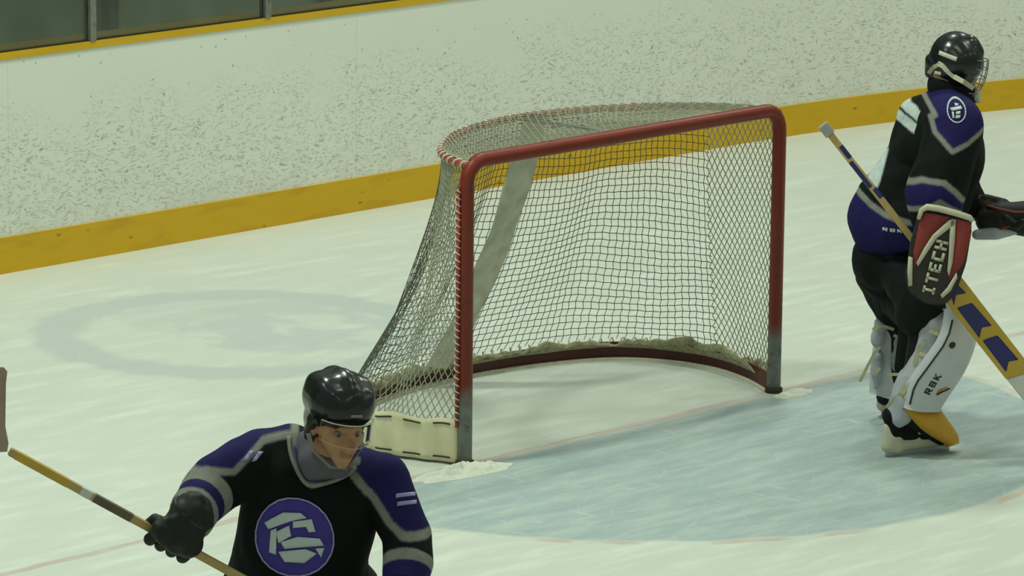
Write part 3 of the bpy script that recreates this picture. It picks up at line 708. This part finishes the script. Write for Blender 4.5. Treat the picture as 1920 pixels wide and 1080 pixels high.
pn = pad('leg_pad', [(1786, 578), (1780, 612), (1765, 648), (1733, 692), (1709, 727), (1700, 766)], [(1814, 584), (1824, 606), (1829, 640), (1815, 685), (1792, 724), (1763, 766)],
         [-.08, -.08, -.09, -.09, -.08, -.07], [.10, .10, .10, .10, .09, .08], goalie, M['padwhite'], .05)
pad('toe_flap', [(1700, 765), (1716, 784), (1736, 804), (1764, 822), (1785, 836)], [(1763, 765), (1776, 784), (1790, 804), (1797, 818), (1796, 830)], [-.07, -.06, -.04, .0, .04], [.08, .09, .10, .11, .12], pn, M['padyellow'], .03, .012)
tp = bvh(pn)
mb = MB(); mb.tube([on(tp, x, y, 0, .002) for x, y in [(1786, 600), (1780, 625), (1768, 650), (1752, 672), (1736, 694), (1721, 714), (1713, 730), (1706, 758)]], .004, 6); mb.build('piping', M['bldark'], pn)
mb = MB(); mb.tube([on(tp, x, y, 0, .004) for x, y in [(1757, 740), (1766, 735), (1780, 729)]], .004, 6); mb.build('knee_roll_edge', M['bldark'], pn)
pdx = (GP(1772, 690, 0) - GP(1736, 748, 0)).normalized()
decal('pad_word', pn, tp, word('RBK', .030, .030, .15), GP(1745, 748, -.1), pdx, Vector((0, -1, 0)).cross(pdx), M['bldark'], pn, .003, .001, .01)
decal('pad_badge', pn, tp, [ellipse(0, 0, .014, .014, 12)], GP(1787, 650, -.1), ex, ez, M['bldark'], pn, .003)
decal('pad_patch', pn, tp, [[(-.022, -.006), (.018, .0), (.024, .016), (-.012, .010)]], GP(1770, 744, -.1), ex, ez, M['padyellow'], pn, .003)
calf = organic('calf_wrap', [[S_(1752, 603, .0, 22), S_(1762, 592, .05, 24)], [S_(1752, 605, .0, 24), S_(1742, 660, .0, 24)], [S_(1742, 660, .0, 24), S_(1698, 735, .0, 24)], [S_(1698, 735, 0, 24), S_(1688, 778, .0, 22)], [S_(1776, 598, .0, 14), S_(1764, 640, .0, 16)]], M['padgrey'], pn, .006, 4, folds(.012, 2, 13))
tc = bvh(calf); mb = MB()
for L in ([(1738, 690), (1715, 712), (1690, 738), (1662, 764)], [(1724, 662), (1740, 670), (1756, 676)], [(1712, 700), (1735, 706)], [(1742, 620), (1758, 626), (1772, 634)], [(1734, 640), (1722, 660), (1714, 684)], [(1700, 748), (1692, 722)]):
    mb = MB(); flatstrap([on(tc, x, y, 0, .006) for x, y in L], .017, .004, Vector((0, -1, .2)), mb); mb.build('pad_strap', M['strapm'], pn, False)
# far leg pad, pushed back
pf = pad('leg_pad', [(1662, 600), (1655, 640), (1648, 690), (1645, 742)], [(1704, 612), (1690, 645), (1683, 695), (1682, 752)], [.56, .58, .60, .62], [.70, .70, .72, .74], goalie, M['padwhite'], .06, .025)
organic('calf_wrap', [[S_(1695, 600, .6, 20), S_(1680, 680, .66, 18)], [S_(1652, 610, .56, 12), S_(1645, 640, .58, 10)], [S_(1646, 668, .58, 10), S_(1644, 722, .6, 9)], [S_(1700, 612, .55, 12), S_(1718, 624, .5, 9)]], M['padgrey'], pf, .007, 3, folds(.01, 5, 16))
mb = MB()
for L, f in (([(1636, 618), (1652, 610), (1676, 618)], .5), ([(1676, 628), (1700, 644), (1712, 655)], .5), ([(1650, 650), (1640, 662), (1628, 684), (1612, 716)], .52), ([(1664, 702), (1712, 702)], .45), ([(1690, 628), (1716, 632)], .48), ([(1640, 700), (1650, 690)], .5)):
    mb = MB(); flatstrap([GP(x, y, f) for x, y in L], .013, .004, Vector((0, -1, .2)), mb); mb.build('pad_strap', M['strapm'], pf, False)
organic('leg_sock', [[S_(1700, 620, .35, 16), S_(1690, 690, .55, 14)]], M['black'], goalie, .008, 2)
# skates
def skate(hx, hy, tx, ty, f0, f1, parent):
    h = GP(hx, hy, f0); t = GP(tx, ty, f1); h.z = 0; t.z = 0; d = (t - h); Ln = d.length; d.normalize(); s = Vector((d.y, -d.x, 0)); up = Vector((0, 0, 1))
    def Q(a, b, c): return h + d * (a * Ln) + s * b + up * c
    sk = organic('skate', [[(Q(.10, 0, .155), .038), (Q(.12, 0, .10), .036)], [(Q(.12, 0, .10), .036), (Q(.55, 0, .085), .036)], [(Q(.55, 0, .085), .036), (Q(.90, 0, .075), .026)], [(Q(.08, 0, .17), .040), (Q(.30, 0, .16), .038), (Q(.4, 0, .10), .036)]], M['black'], parent, .007, 4)
    organic('cowling', [[(Q(.02, 0, .125), .020), (Q(.02, 0, .045), .026), (Q(.16, 0, .04), .032), (Q(.14, 0, .11), .034)], [(Q(.05, 0, .045), .028), (Q(.9, 0, .045), .024), (Q(.5, 0, .055), .030)], [(Q(.85, 0, .05), .024), (Q(.99, 0, .075), .016)], [(Q(.45, 0, .05), .028), (Q(.45, -.028, .11), .012), (Q(.45, .028, .11), .012)]], M['cream'], sk, .006, 3)
    mb = MB(); rows = [Q(a, 0, 0) for a in (0, .1, .9, 1.0)]
    k = 0
    for a0, a1, z0, z1 in ((.0, .98, .0, .03),):
        mt = Matrix((( d.x, s.x, 0, 0), (d.y, s.y, 0, 0), (0, 0, 1, 0), (0, 0, 0, 1))); mt.translation = h; mb.box((a0 * Ln, -.002, z0), (a1 * Ln, .002, z1), mt)
    mb.build('blade', M['blade'], sk, False); return sk
skate(1660, 857, 1782, 846, .0, .13, goalie)
skate(1652, 790, 1740, 780, .72, .83, goalie)
# blocker on the near hand
def bp_(L, f=-.24): return [GP(x, y, f) for x, y in L]
bn = Vector((0, -1, 0))
blk = plate('blocker', bp_([(1736, 394), (1818, 410), (1823, 430), (1812, 495), (1796, 540), (1781, 566), (1765, 574), (1735, 571), (1704, 548), (1699, 520), (1708, 455), (1722, 408)]), bn, .04, M['bldark'], goalie, .008)
mb = MB(); mb.tube(bp_([(1722, 411), (1728, 394), (1738, 388), (1760, 391), (1790, 399), (1818, 408), (1825, 414)], -.245), [.008, .011, .013, .013, .013, .012, .008], 10); mb.build('blocker_rim', M['cream'], blk)
def gfx(name, L, mat, lift=.003): return decal(name, blk, None, [[((p - bo).dot(ex), (p - bo).dot(ez)) for p in bp_(L)]], bo, ex, ez, mat, blk, lift, .002, 9)
bo = GP(1760, 480, -.24)
gfx('red_panel', [(1735, 398), (1782, 407), (1745, 442), (1722, 490), (1714, 500), (1712, 470), (1724, 415)], M['blred'])
gfx('red_panel', [(1794, 410), (1822, 416), (1818, 452), (1806, 495), (1778, 528), (1785, 470), (1790, 430)], M['blred'])
gfx('cream_stripe', [(1779, 412), (1787, 410), (1791, 420), (1782, 426), (1756, 446), (1740, 470), (1721, 499), (1718, 492), (1732, 465), (1748, 440)], M['cream'], .006)
gfx('cream_stripe', [(1783, 414), (1792, 410), (1790, 450), (1786, 490), (1779, 518), (1776, 508), (1779, 470), (1780, 440)], M['cream'], .006)
gfx('cream_stripe', [(1793, 510), (1795, 520), (1782, 545), (1766, 559), (1763, 552), (1776, 538)], M['cream'], .006)
gfx('cream_stripe', [(1703, 480), (1711, 482), (1710, 535), (1703, 536), (1701, 510)], M['cream'], .006)
td = (GP(1773, 448, -.24) - GP(1744, 552, -.24)).normalized(); tu = bn.cross(td) * 1.0
if tu.x > 0: tu = -tu
tl = (GP(1773, 448, -.24) - GP(1744, 552, -.24)).length
decal('blocker_word', blk, None, word('ITECH', .050, tl / 5.2, .05), GP(1750, 556, -.24), td, tu, M['cream'], blk, .006, .002, 9)
bh = organic('blocker_glove', [[S_(1762, 430, -.14, 30), S_(1750, 470, -.16, 26)], [S_(1756, 405, -.12, 30), S_(1762, 430, -.14, 30)]], M['leather'], goalie, .007, 3)
# the goalie stick
gst = empty('goalie_stick'); put(gst, g.G); tag(gst, 'blue and tan goalie stick with wide paddle held by the goaltender', 'hockey stick')
fa, fb = -.02, -.02
A = GP(1548, 241, .06); B = GP(1745, 492, -.13); Cc = GP(1908, 700, -.02); He = GP(1985, 797, -.02)
A = GP(1548, 241, -.13); Cc = GP(1908, 700, -.13); He = GP(1992, 806, -.13)
sd = (He - A).normalized(); sn = Vector((0, -1, 0)); sn = (sn - sd * sn.dot(sd)).normalized(); sw = sd.cross(sn).normalized()
if sw.x < 0: sw = -sw
Ls = (He - A).length
def sbox(name, a, b, w, t, mat, par, off=0, lift=0):
    mt = Matrix(((sd.x, sw.x, sn.x, A.x), (sd.y, sw.y, sn.y, A.y), (sd.z, sw.z, sn.z, A.z), (0, 0, 0, 1))); mb = MB(); mb.box((a, off - w / 2, -t / 2 + lift), (b, off + w / 2, t / 2 + lift), mt)
    o = mb.build(name, mat, par, False); bv = o.modifiers.new('b', 'BEVEL'); bv.width = .003; bv.segments = 2; return o
ps = (GP(1785, 540, -.13) - A).dot(sd); pe = (Cc - A).dot(sd)
sbox('shaft', .02, ps + .02, .027, .020, M['wood'], gst)
sbox('knob_tape', -.02, .03, .042, .034, M['tape'], gst)
for a, b, of in ((.09, .155, .004), (.165, .30, -.003), (.31, .36, .005)): sbox('blue_band', a, b, .020, .0215, M['blue'], gst, of)
def spoly(name, L, mat, par, th, lift=0):
    pts = [A + sd * u + sw * v + sn * lift for u, v in L]; return plate(name, pts, sn, th, mat, par, .003)
pad_ = spoly('paddle', [(ps - .03, -.012), (ps - .07, .036), (ps - .03, .060), (pe + .03, .056), (pe - .01, -.052), (ps + .03, -.052)], M['gold'], gst, .022, .011)
pl = pe - ps
for u0, u1 in ((-.02, .05), (.075, .22), (.245, pl - .045)):
    spoly('blue_panel', [(ps + u0, -.030 + (.03 if u0 < 0 else 0)), (ps + u0 + .02, .030), (ps + u1, .036), (ps + u1 - .02, .0), (ps + u1 + .01, -.034)], M['blue'], pad_, .003, .013)
spoly('blade', [(pe - .01, -.050), (pe + .03, .054), (Ls - .03, .050), (Ls + .16, .30), (Ls + .20, .28), (Ls + .05, .0), (Ls - .02, -.05)], M['whitepl'], gst, .020, .011)
fp = A + sd * (GP(1752, 498, -.13) - A).dot(sd)
fpn = GP(1738, 483, -.13); fpn = A + sd * (fpn - A).dot(sd)
grip(fpn, sd, Vector((.1, -1, .2)), .013, bh, M['leather'])
# catching glove on the far hand
cg = organic('catching_glove', [[S_(1856, 412, .38, 28), S_(1880, 408, .36, 30)], [S_(1880, 408, .36, 28), S_(1935, 418, .34, 24), S_(1965, 412, .36, 40)], [S_(1838, 378, .42, 14), S_(1852, 392, .4, 22)], [S_(1848, 372, .40, 9), S_(1884, 380, .38, 8)],
      [S_(1876, 388, .37, 12), S_(1904, 396, .36, 7)], [S_(1900, 402, .36, 14), S_(1960, 385, .40, 26)]], M['leather'], goalie, .006, 3)
mb = MB(); tg = bvh(cg)
for L in ([(1850, 386), (1872, 392), (1900, 398), (1930, 399)], [(1856, 432), (1880, 428), (1900, 420), (1930, 414)]): mb.tube([on(tg, x, y, .2, .000) for x, y in L], .006, 6)
mb.build('red_piping', M['blred'], cg)
organic('cuff_lining', [[S_(1832, 440, .34, 10), S_(1868, 436, .33, 14), S_(1905, 432, .33, 8)]], M['padgrey'], cg, .006, 3)
for k in range(5):
    x = (1888, 1905, 1922, 1938, 1952)[k]; organic('thumb' if k == 0 else 'finger', [[S_(x, 410, .33 if k else .3, 9), S_(x + 18, 424 - 3 * k, .28, 8)], [S_(x + 18, 424 - 3 * k, .28, 8), S_(x + 30, 416 - 4 * k, .26, 7)]], M['leather'], cg, .005, 2)

# ------------------------------------------------------------------ the skater in front of the net
h = Fig((-4.63, -3.05, 0), 637); HP_ = h.P; T_ = h.S
sk = empty('person'); put(sk, h.G); tag(sk, 'skater in black helmet and round-crested black jersey leaning forward below the left post', 'person')
def LP(x, y, z, r): return (Vector((x, y, z)), r)
hip = HP_(590, 1080, .12); kx0 = HP_(500, 1080, 0).x; kx1 = HP_(670, 1080, 0).x
fd = Vector((.46, -.88, -.14)).normalized(); fs = fd.cross(Vector((.05, .1, 1))).normalized(); fu = fs.cross(fd).normalized()   # face direction, its side and up
hcn = HP_(632, 800, -.10)      # centre of the head
def F(a, b, c): return hcn + fd * a + fs * b + fu * c     # forward, side, up in metres
KN = [(LP(kx0 - .02, -.26, .46, .06), LP(kx0 - .06, .05, .13, .04)), (LP(kx1 + .06, -.20, .47, .06), LP(kx1 + .12, .16, .13, .04))]
body = [[(F(0, 0, .055), .070), (F(.02, 0, -.01), .060), (F(-.03, 0, .05), .068)], [(F(.03, 0, -.03), .052), (F(.062, 0, -.082), .024)], [(F(.04, .028, -.02), .036), (F(.04, -.028, -.02), .036), (F(.058, 0, -.08), .022)],
        [(F(.080, 0, .015), .010), (F(.108, 0, -.022), .0125), (F(.088, 0, -.030), .013)], [(F(.088, .014, -.030), .007), (F(.088, -.014, -.030), .007)], [(F(.080, .030, .024), .009), (F(.086, 0, .024), .008)], [(F(.080, -.030, .024), .009), (F(.086, 0, .024), .008)],
        [(F(.086, .014, -.052), .006), (F(.086, -.014, -.052), .006), (F(.091, 0, -.050), .006)], [(F(.083, .014, -.062), .007), (F(.083, -.014, -.062), .007)], [(F(0, .072, -.005), .014), (F(-.01, .074, -.025), .010)], [(F(0, -.072, -.005), .014), (F(-.01, -.074, -.025), .010)],
        [(F(-.02, 0, -.03), .05), T_(600, 890, .03, 34)], [T_(520, 880, .05, 40), T_(680, 905, .03, 38), T_(600, 880, .04, 36), T_(570, 1030, .10, 75)], [T_(570, 1030, .10, 75), (hip, .13)],
        [T_(480, 868, .02, 36), T_(388, 925, -.10, 28)], [T_(388, 925, -.10, 28), T_(345, 985, -.24, 20)], [T_(712, 890, .0, 34), T_(770, 1010, -.05, 27)], [T_(770, 1010, -.05, 27), T_(755, 1120, -.2, 20)],
        [(hip + Vector((-.09, 0, -.05)), .11), KN[0][0]], [KN[0][0], KN[0][1]], [(hip + Vector((.09, 0, -.05)), .11), KN[1][0]], [KN[1][0], KN[1][1]],
        [KN[0][1], (KN[0][1][0] + Vector((.06, -.12, -.05)), .03)], [KN[1][1], (KN[1][1][0] + Vector((.08, -.10, -.05)), .03)]]
zc = HP_(590, 890, 0).z
def bpaint(p):
    q = p - hcn; a, b, c = q.dot(fd), q.dot(fs), q.dot(fu)
    if p.z < zc and q.length > .13: return (.012, .013, .014)
    if a > .078 and abs(b) < .020 and -.066 < c < -.048: return (.34, .15, .10)
    return (.46, .25, .14)
organic('body', body, M['bodycloth'], sk, .0055, 3, None, bpaint)
for s_ in (-1, 1):
    mb = MB(); e = bmesh.new(); me = bpy.data.meshes.new('eye'); ball(e, F(.0655, s_ * .030, .004), .0115, 3); e.to_mesh(me); e.free(); me.materials.append(M['eyewhite']); o = bpy.data.objects.new('eye', me); COL.objects.link(o); o.parent = sk
    e = bmesh.new(); me = bpy.data.meshes.new('iris'); ball(e, F(.0730, s_ * .031, .001), .0062, 2); e.to_mesh(me); e.free(); me.materials.append(M['eye']); o2 = bpy.data.objects.new('iris', me); COL.objects.link(o2); o2.parent = o
def hx2(L, f): return [(lambda p: (p.x, p.z))(HP_(x, y, f)) for x, y in L]
LYK = hx2([(560, 760), (545, 800), (539, 823), (493, 827), (466, 851), (442, 872), (392, 866), (330, 880), (380, 760)], .0)
LYL = hx2([(539, 823), (493, 827), (466, 851), (442, 872), (392, 866), (360, 872)], -.04)
RYK = hx2([(650, 860), (663, 889), (700, 926), (732, 973), (757, 990), (800, 992), (860, 990), (800, 830), (700, 790)], -.05)
RYL = hx2([(655, 880), (663, 889), (700, 926), (732, 973), (757, 991), (800, 993), (830, 990)], -.05)
COLL = hx2([(548, 815), (553, 855), (571, 898), (586, 909), (640, 892), (668, 872)], -.08); COLP = hx2([(562, 830), (566, 855), (580, 888), (592, 895), (638, 880), (655, 868)], -.08)
ea, eb = HP_(388, 925, -.10), HP_(345, 985, -.24)
la, lb = HP_(775, 1010, -.05), HP_(760, 1130, -.2)
hemz = HP_(590, 1105, .1).z
def tpar(p, a, b): d = b - a; return (p - a).dot(d) / d.length_squared, ((p - a) - d * ((p - a).dot(d) / d.length_squared)).length
def hpaint(p):
    x, z = p.x, p.z
    t, dd = tpar(p, ea, eb)
    if dd < .12 and t > -.05 and x < HP_(440, 950, -.1).x:
        if .02 < t < .26 or .50 < t < .92: return SIL
        if .26 <= t <= .50: return PUR
    t, dd = tpar(p, la, lb)
    if dd < .13 and x > HP_(715, 1050, -.1).x:
        if .36 < t < .52: return SIL
        if .52 <= t < .75: return PUR
    if p.y < .12 and dline(x, z, COLL) < .011: return SIL
    if p.y < .12 and dline(x, z, COLP) < .007: return PUR
    if dline(x, z, LYL) < .009 or dline(x, z, RYL) < .012: return SIL
    if inpoly(x, z, LYK) or inpoly(x, z, RYK): return PUR
    if z < hemz: return PUR
    return BLK
jer2 = organic('jersey', [[T_(495, 860, .03, 56), T_(545, 845, .06, 50), T_(530, 900, .0, 60)], [T_(545, 845, .06, 48), T_(650, 880, .05, 50), T_(530, 920, .02, 66), T_(660, 935, .0, 56)], [T_(650, 885, .05, 46), T_(706, 893, .0, 44), T_(660, 940, .0, 52)],
        [T_(530, 920, .02, 66), T_(660, 935, .0, 56), T_(536, 1040, .08, 98), T_(598, 1045, .08, 88)], [T_(536, 1040, .08, 98), T_(598, 1045, .08, 88), T_(500, 1130, .14, 90), T_(596, 1140, .14, 92)],
        [T_(490, 862, .02, 56), T_(410, 905, -.07, 52)], [T_(410, 905, -.07, 52), T_(385, 935, -.12, 50)], [T_(385, 935, -.12, 50), T_(362, 965, -.20, 42)], [T_(712, 900, .0, 50), T_(765, 1000, -.05, 44)], [T_(765, 1000, -.05, 44), T_(766, 1060, -.12, 42), T_(760, 1110, -.18, 36)]],
        M['cloth'], sk, .0052, 10, folds(.010, 14, 6), hpaint)
tj = bvh(jer2)
organic('neck_guard', [[T_(594, 868, -.03, 38), T_(606, 866, -.05, 34)], [T_(590, 876, -.03, 34), T_(636, 878, -.05, 22)], [T_(576, 830, .02, 24), T_(588, 868, -.03, 32)]], M['lav'], sk, .006, 4)
mb = MB()
def onj(x, y, lift=.004):
    p = HP_(x, y, -.5); d = (HP_(x, y, .5) - p).normalized(); q_ = tj.ray_cast(p, d, 2)[0]; return q_ - d * lift if q_ else HP_(x, y, -.1)
for L, m_, w_ in (([(541, 818), (545, 850), (556, 880), (572, 905), (590, 911), (640, 896), (668, 876)], M['silver'], .013), ([(552, 835), (558, 862), (568, 885), (580, 897), (594, 900), (638, 885), (655, 873)], M['crest'], .006)):
    mb = MB(); P_ = [onj(q0.x, q0.y, .006) for q0 in catmull([(x, y, 0) for x, y in L], 24)]; mb.tube(P_, w_ * .5, 8); mb.build('collar', m_, jer2)
# round chest crest
cc = HP_(539, 999, -.2); n1 = Vector((-.10, -.93, .36)).normalized(); cx = Vector((.985, -.09, .14)); cx = (cx - n1 * cx.dot(n1)).normalized(); cy = n1.cross(cx)
cr = decal('crest', jer2, tj, [ellipse(0, 0, .114, .108, 36)], cc, cx, cy, M['crest'], sk, .003)
decal('crest_emblem', jer2, tj, [[(-.080, .050), (-.020, .072), (.030, .066), (.046, .050), (.0, .046), (-.070, .030)], [(-.064, .026), (-.046, .030), (-.058, -.044), (-.078, -.034)], [(.004, .044), (.060, .046), (.066, .010), (.046, .010), (.040, .026), (.002, .026)],
      [(-.050, .020), (-.008, .034), (-.006, .004), (-.046, -.012)], [(-.040, -.010), (.012, .000), (.076, -.010), (.084, -.030), (.030, -.030), (-.030, -.030)], [(-.050, -.036), (.030, -.036), (.060, -.050), (.020, -.074), (-.036, -.066)], [(.058, -.036), (.084, -.036), (.070, -.062)]], cc, cx, cy, M['white'], cr, .006)
decal('crest_ring', jer2, tj, ringsh(0, 0, .118, .112, .005), cc, cx, cy, M['lilac'], cr, .006)
# faded sleeve numbers
decal('sleeve_number', jer2, tj, [[(-.030, -.006), (.026, .004), (.026, .016), (-.030, .006)], [(-.026, -.030), (.030, -.020), (.030, -.008), (-.026, -.018)]], HP_(760, 926, -.2), Vector((1, 0, 0)), Vector((0, .3, .95)).normalized(), M['lilac'], jer2, .003)
decal('sleeve_number', jer2, tj, [[(-.024, -.014), (-.010, -.012), (.010, .022), (-.004, .022)], [(.002, -.014), (.016, -.010), (.036, .022), (.022, .022)]], HP_(462, 812, -.3), Vector((1, 0, 0)), Vector((0, .5, .86)).normalized(), M['lilac'], jer2, .003)
# helmet, visor
hm = organic('helmet', [[(F(.0, .018, .082), .083), (F(.0, -.018, .082), .083), (F(-.05, .012, .080), .083), (F(-.05, -.012, .080), .083), (F(.030, .014, .080), .076), (F(.030, -.014, .080), .076)], [(F(.0, 0, .08), .094), (F(-.055, 0, .01), .078)], [(F(.070, .030, .052), .022), (F(.070, -.030, .052), .022), (F(.04, .06, .05), .022), (F(.04, -.06, .05), .022)],
      [(F(-.01, .078, .02), .018), (F(-.015, .080, -.035), .014), (F(-.05, .060, -.02), .02)], [(F(-.01, -.078, .02), .018), (F(-.015, -.080, -.035), .014), (F(-.05, -.060, -.02), .02)]], M['shell'], sk, .005, 9,
      lambda p, n: .0042 * math.cos((p - hcn).dot(fs) * 88) * max(0, min(1, ((p - hcn).dot(fu) - .095) / .03)))
# trim stripes and the clear visor
thm = bvh(hm)
mb = MB()
def vis(u, v):
    a = -1.15 + 2.3 * u; e = v; return F(.012, 0, 0) + (fd * math.cos(a) * (.104 + .006 * e) + fs * math.sin(a) * .092) + fu * (.044 - .062 * e - .006 * math.cos(a * 2) * e)
mb.sheet(vis, 24, 8); v_ = mb.build('visor', M['visor'], hm); q_ = v_.modifiers.new('s', 'SOLIDIFY'); q_.thickness = .002
mb = MB(); mb.tube([vis(i / 20, 0) + fd * .002 for i in range(21)], .0018, 6); mb.tube([vis(i / 20, 1) for i in range(21)], .0006, 6); mb.build('visor_edge', M['lace'], hm)  # pale line along the top edge is the visor's highlight, modelled in colour
def onf(tree, a, b, c, lift=.003):
    o = F(a, b, c); d = (hcn + fu * .05 - o).normalized(); h_ = tree.ray_cast(o, d, 1)[0]; return (h_ - d * lift) if h_ else o
mb = MB(); mb.tube([onf(thm, .3, b, .11) for b in (-.05, -.025, 0, .025, .05)], .0045, 6); mb.build('helmet_stripe', M['silver'], hm)
mb = MB(); flatstrap([F(-.0, .090, -.02), F(.02, .078, -.065), F(.055, .030, -.105), F(.06, -.02, -.108), F(.02, -.078, -.065), F(0, -.09, -.02)], .014, .003, fd * .6 - fu * .8, mb); mb.build('chin_strap', M['silver'], hm, False)
organic('hair', [[(F(-.055, 0, .0), .062), (F(-.06, 0, -.04), .05)], [(F(.0, .074, .0), .012), (F(-.01, .074, .03), .012)], [(F(.0, -.074, .0), .012), (F(-.01, -.074, .03), .012)]], M['hair'], sk, .006, 3, folds(.004, 4, 40))
# pants, socks, skates (below the photograph's edge)
organic('pants', [[(hip + Vector((-.07, .04, -.10)), .14), (hip + Vector((.02, .04, -.10)), .14)], [(hip + Vector((-.08, 0, -.12)), .13), (KN[0][0][0] + Vector((0, .04, .06)), .10)], [(hip + Vector((.03, 0, -.12)), .13), (KN[1][0][0] + Vector((0, .04, .06)), .10)]], M['black'], sk, .010, 6, folds(.01, 20, 8))
for k, (a, b) in enumerate(KN):
    organic('sock', [[(a[0], .075), (a[0].lerp(b[0], .5) + Vector((0, -.01, 0)), .066)], [(a[0].lerp(b[0], .5), .066), (b[0], .046)]], M['black'], sk, .009, 4)
    hp_ = b[0] + Vector((-.04, .07, 0)); d = Vector((.45, -.89, 0)).normalized()
    s0 = organic('skate', [[(Vector((b[0].x, b[0].y, .16)), .045), (Vector((b[0].x, b[0].y, .09)), .042)], [(Vector((b[0].x, b[0].y, .09)) - d * .03, .040), (Vector((b[0].x, b[0].y, .085)) + d * .18, .030)]], M['black'], sk, .007, 3)
    mb = MB(); mt = Matrix.Rotation(math.atan2(d.y, d.x), 4, 'Z'); mt.translation = Vector((b[0].x, b[0].y, 0)); mb.box((-.07, -.002, 0), (.22, .002, .05), mt); mb.build('blade', M['blade'], s0, False)
# the stick across the body
st_ = empty('hockey_stick'); put(st_, h.G); tag(st_, 'tan hockey stick raised blade-up at the left edge in the skater\'s gloved hand', 'hockey stick')
SB = HP_(18, 846, -.42); SH = HP_(318, 1010, -.26); sdir = (SH - SB).normalized(); SE = SH + sdir * .86
def stick_box(name, a, b, w, t, mat, par, off=0):
    n = Vector((0, -1, 0)); n = (n - sdir * sdir.dot(n)).normalized(); wv = sdir.cross(n); mt = Matrix(((sdir.x, wv.x, n.x, SB.x), (sdir.y, wv.y, n.y, SB.y), (sdir.z, wv.z, n.z, SB.z), (0, 0, 0, 1)))
    mb = MB(); mb.box((a, off - w / 2, -t / 2), (b, off + w / 2, t / 2), mt); o = mb.build(name, mat, par, False); bv = o.modifiers.new('b', 'BEVEL'); bv.width = .004; bv.segments = 3; return o
TL = (SE - SB).length
stick_box('shaft', 0, TL, .024, .019, M['wood'], st_); stick_box('gold_band', .02, .20, .0255, .0205, M['gold'], st_); stick_box('white_band', .24, .28, .0255, .0205, M['whitepl'], st_); stick_box('dark_band', .285, .42, .0252, .0202, M['shaft2'], st_)
stick_box('butt_tape', TL - .10, TL + .01, .030, .026, M['tape'], st_)
bt = HP_(12, 688, -.44); bw = Vector((-.75, -.6, .1)).normalized()
mb = MB(); prof = [(0, .012), (.10, .028), (.3, .036), (.8, .036), (.95, .028), (1, .012)]
for t_, w_ in prof:
    t0 = max(0, t_); c_ = SB.lerp(bt, t0) + Vector((-.028 * math.sin(math.pi * t0) * 1.0, 0, 0)) + bw * .024
    wv = bw * w_; nn = Vector((.6, -.75, 0)).normalized() * .006
    for p in (c_ - wv - nn, c_ + wv - nn, c_ + wv + nn, c_ - wv + nn): mb.v.append(p)
for i in range(len(prof) - 1):
    for k in range(4): mb.f.append((4 * i + k, 4 * i + 4 + k, 4 * i + 4 + (k + 1) % 4, 4 * i + (k + 1) % 4))
mb.f.append((3, 2, 1, 0)); e_ = 4 * len(prof) - 4; mb.f.append((e_, e_ + 1, e_ + 2, e_ + 3)); mb.build('blade', M['bladewood'], st_, False)
# gloves
def glove(wrist, axp, f_dir):
    n = f_dir.copy(); n = (n - sdir * n.dot(sdir)).normalized()
    gl = organic('glove', [[(wrist, .058), (wrist.lerp(axp + n * .05, .5), .054)], [(wrist.lerp(axp + n * .05, .5), .050), (axp + n * .050 + sdir * .048, .032), (axp + n * .046 - sdir * .048, .030), (axp + n * .054, .040)]] + [[(wrist.lerp(axp + n * .055, q_) + n * (.022 - .012 * q_) + sdir * .034, .026), (wrist.lerp(axp + n * .055, q_) + n * (.022 - .012 * q_) - sdir * .034, .026)] for q_ in (.12, .55, .95)], M['leather'], sk, .006, 4, folds(.008, 7, 22))
    grip(axp, sdir, n, .013, gl, M['leather'], fr=.0185)
    mb = MB(); 
    d = (axp - wrist).normalized(); a = d.orthogonal().normalized(); b = d.cross(a)
    mb.tube([wrist + (a * math.cos(t) + b * math.sin(t)) * .062 for t in [i * math.pi / 12 for i in range(24)]], .007, 6, closed=True); mb.build('cuff_edge', M['bldark'], gl)
    return gl
glove(HP_(360, 962, -.27), SH, Vector((.25, -.9, .35)))
lw = HP_(752, 1140, -.22); LG = SH + sdir * .70
glove(LG + Vector((.05, .05, .085)), LG, Vector((.4, -.3, .8)))
organic('sleeve_cuff', [[(HP_(760, 1100, -.18), .05), (LG + Vector((.05, .05, .10)), .05)]], M['black'], sk, .008, 3)
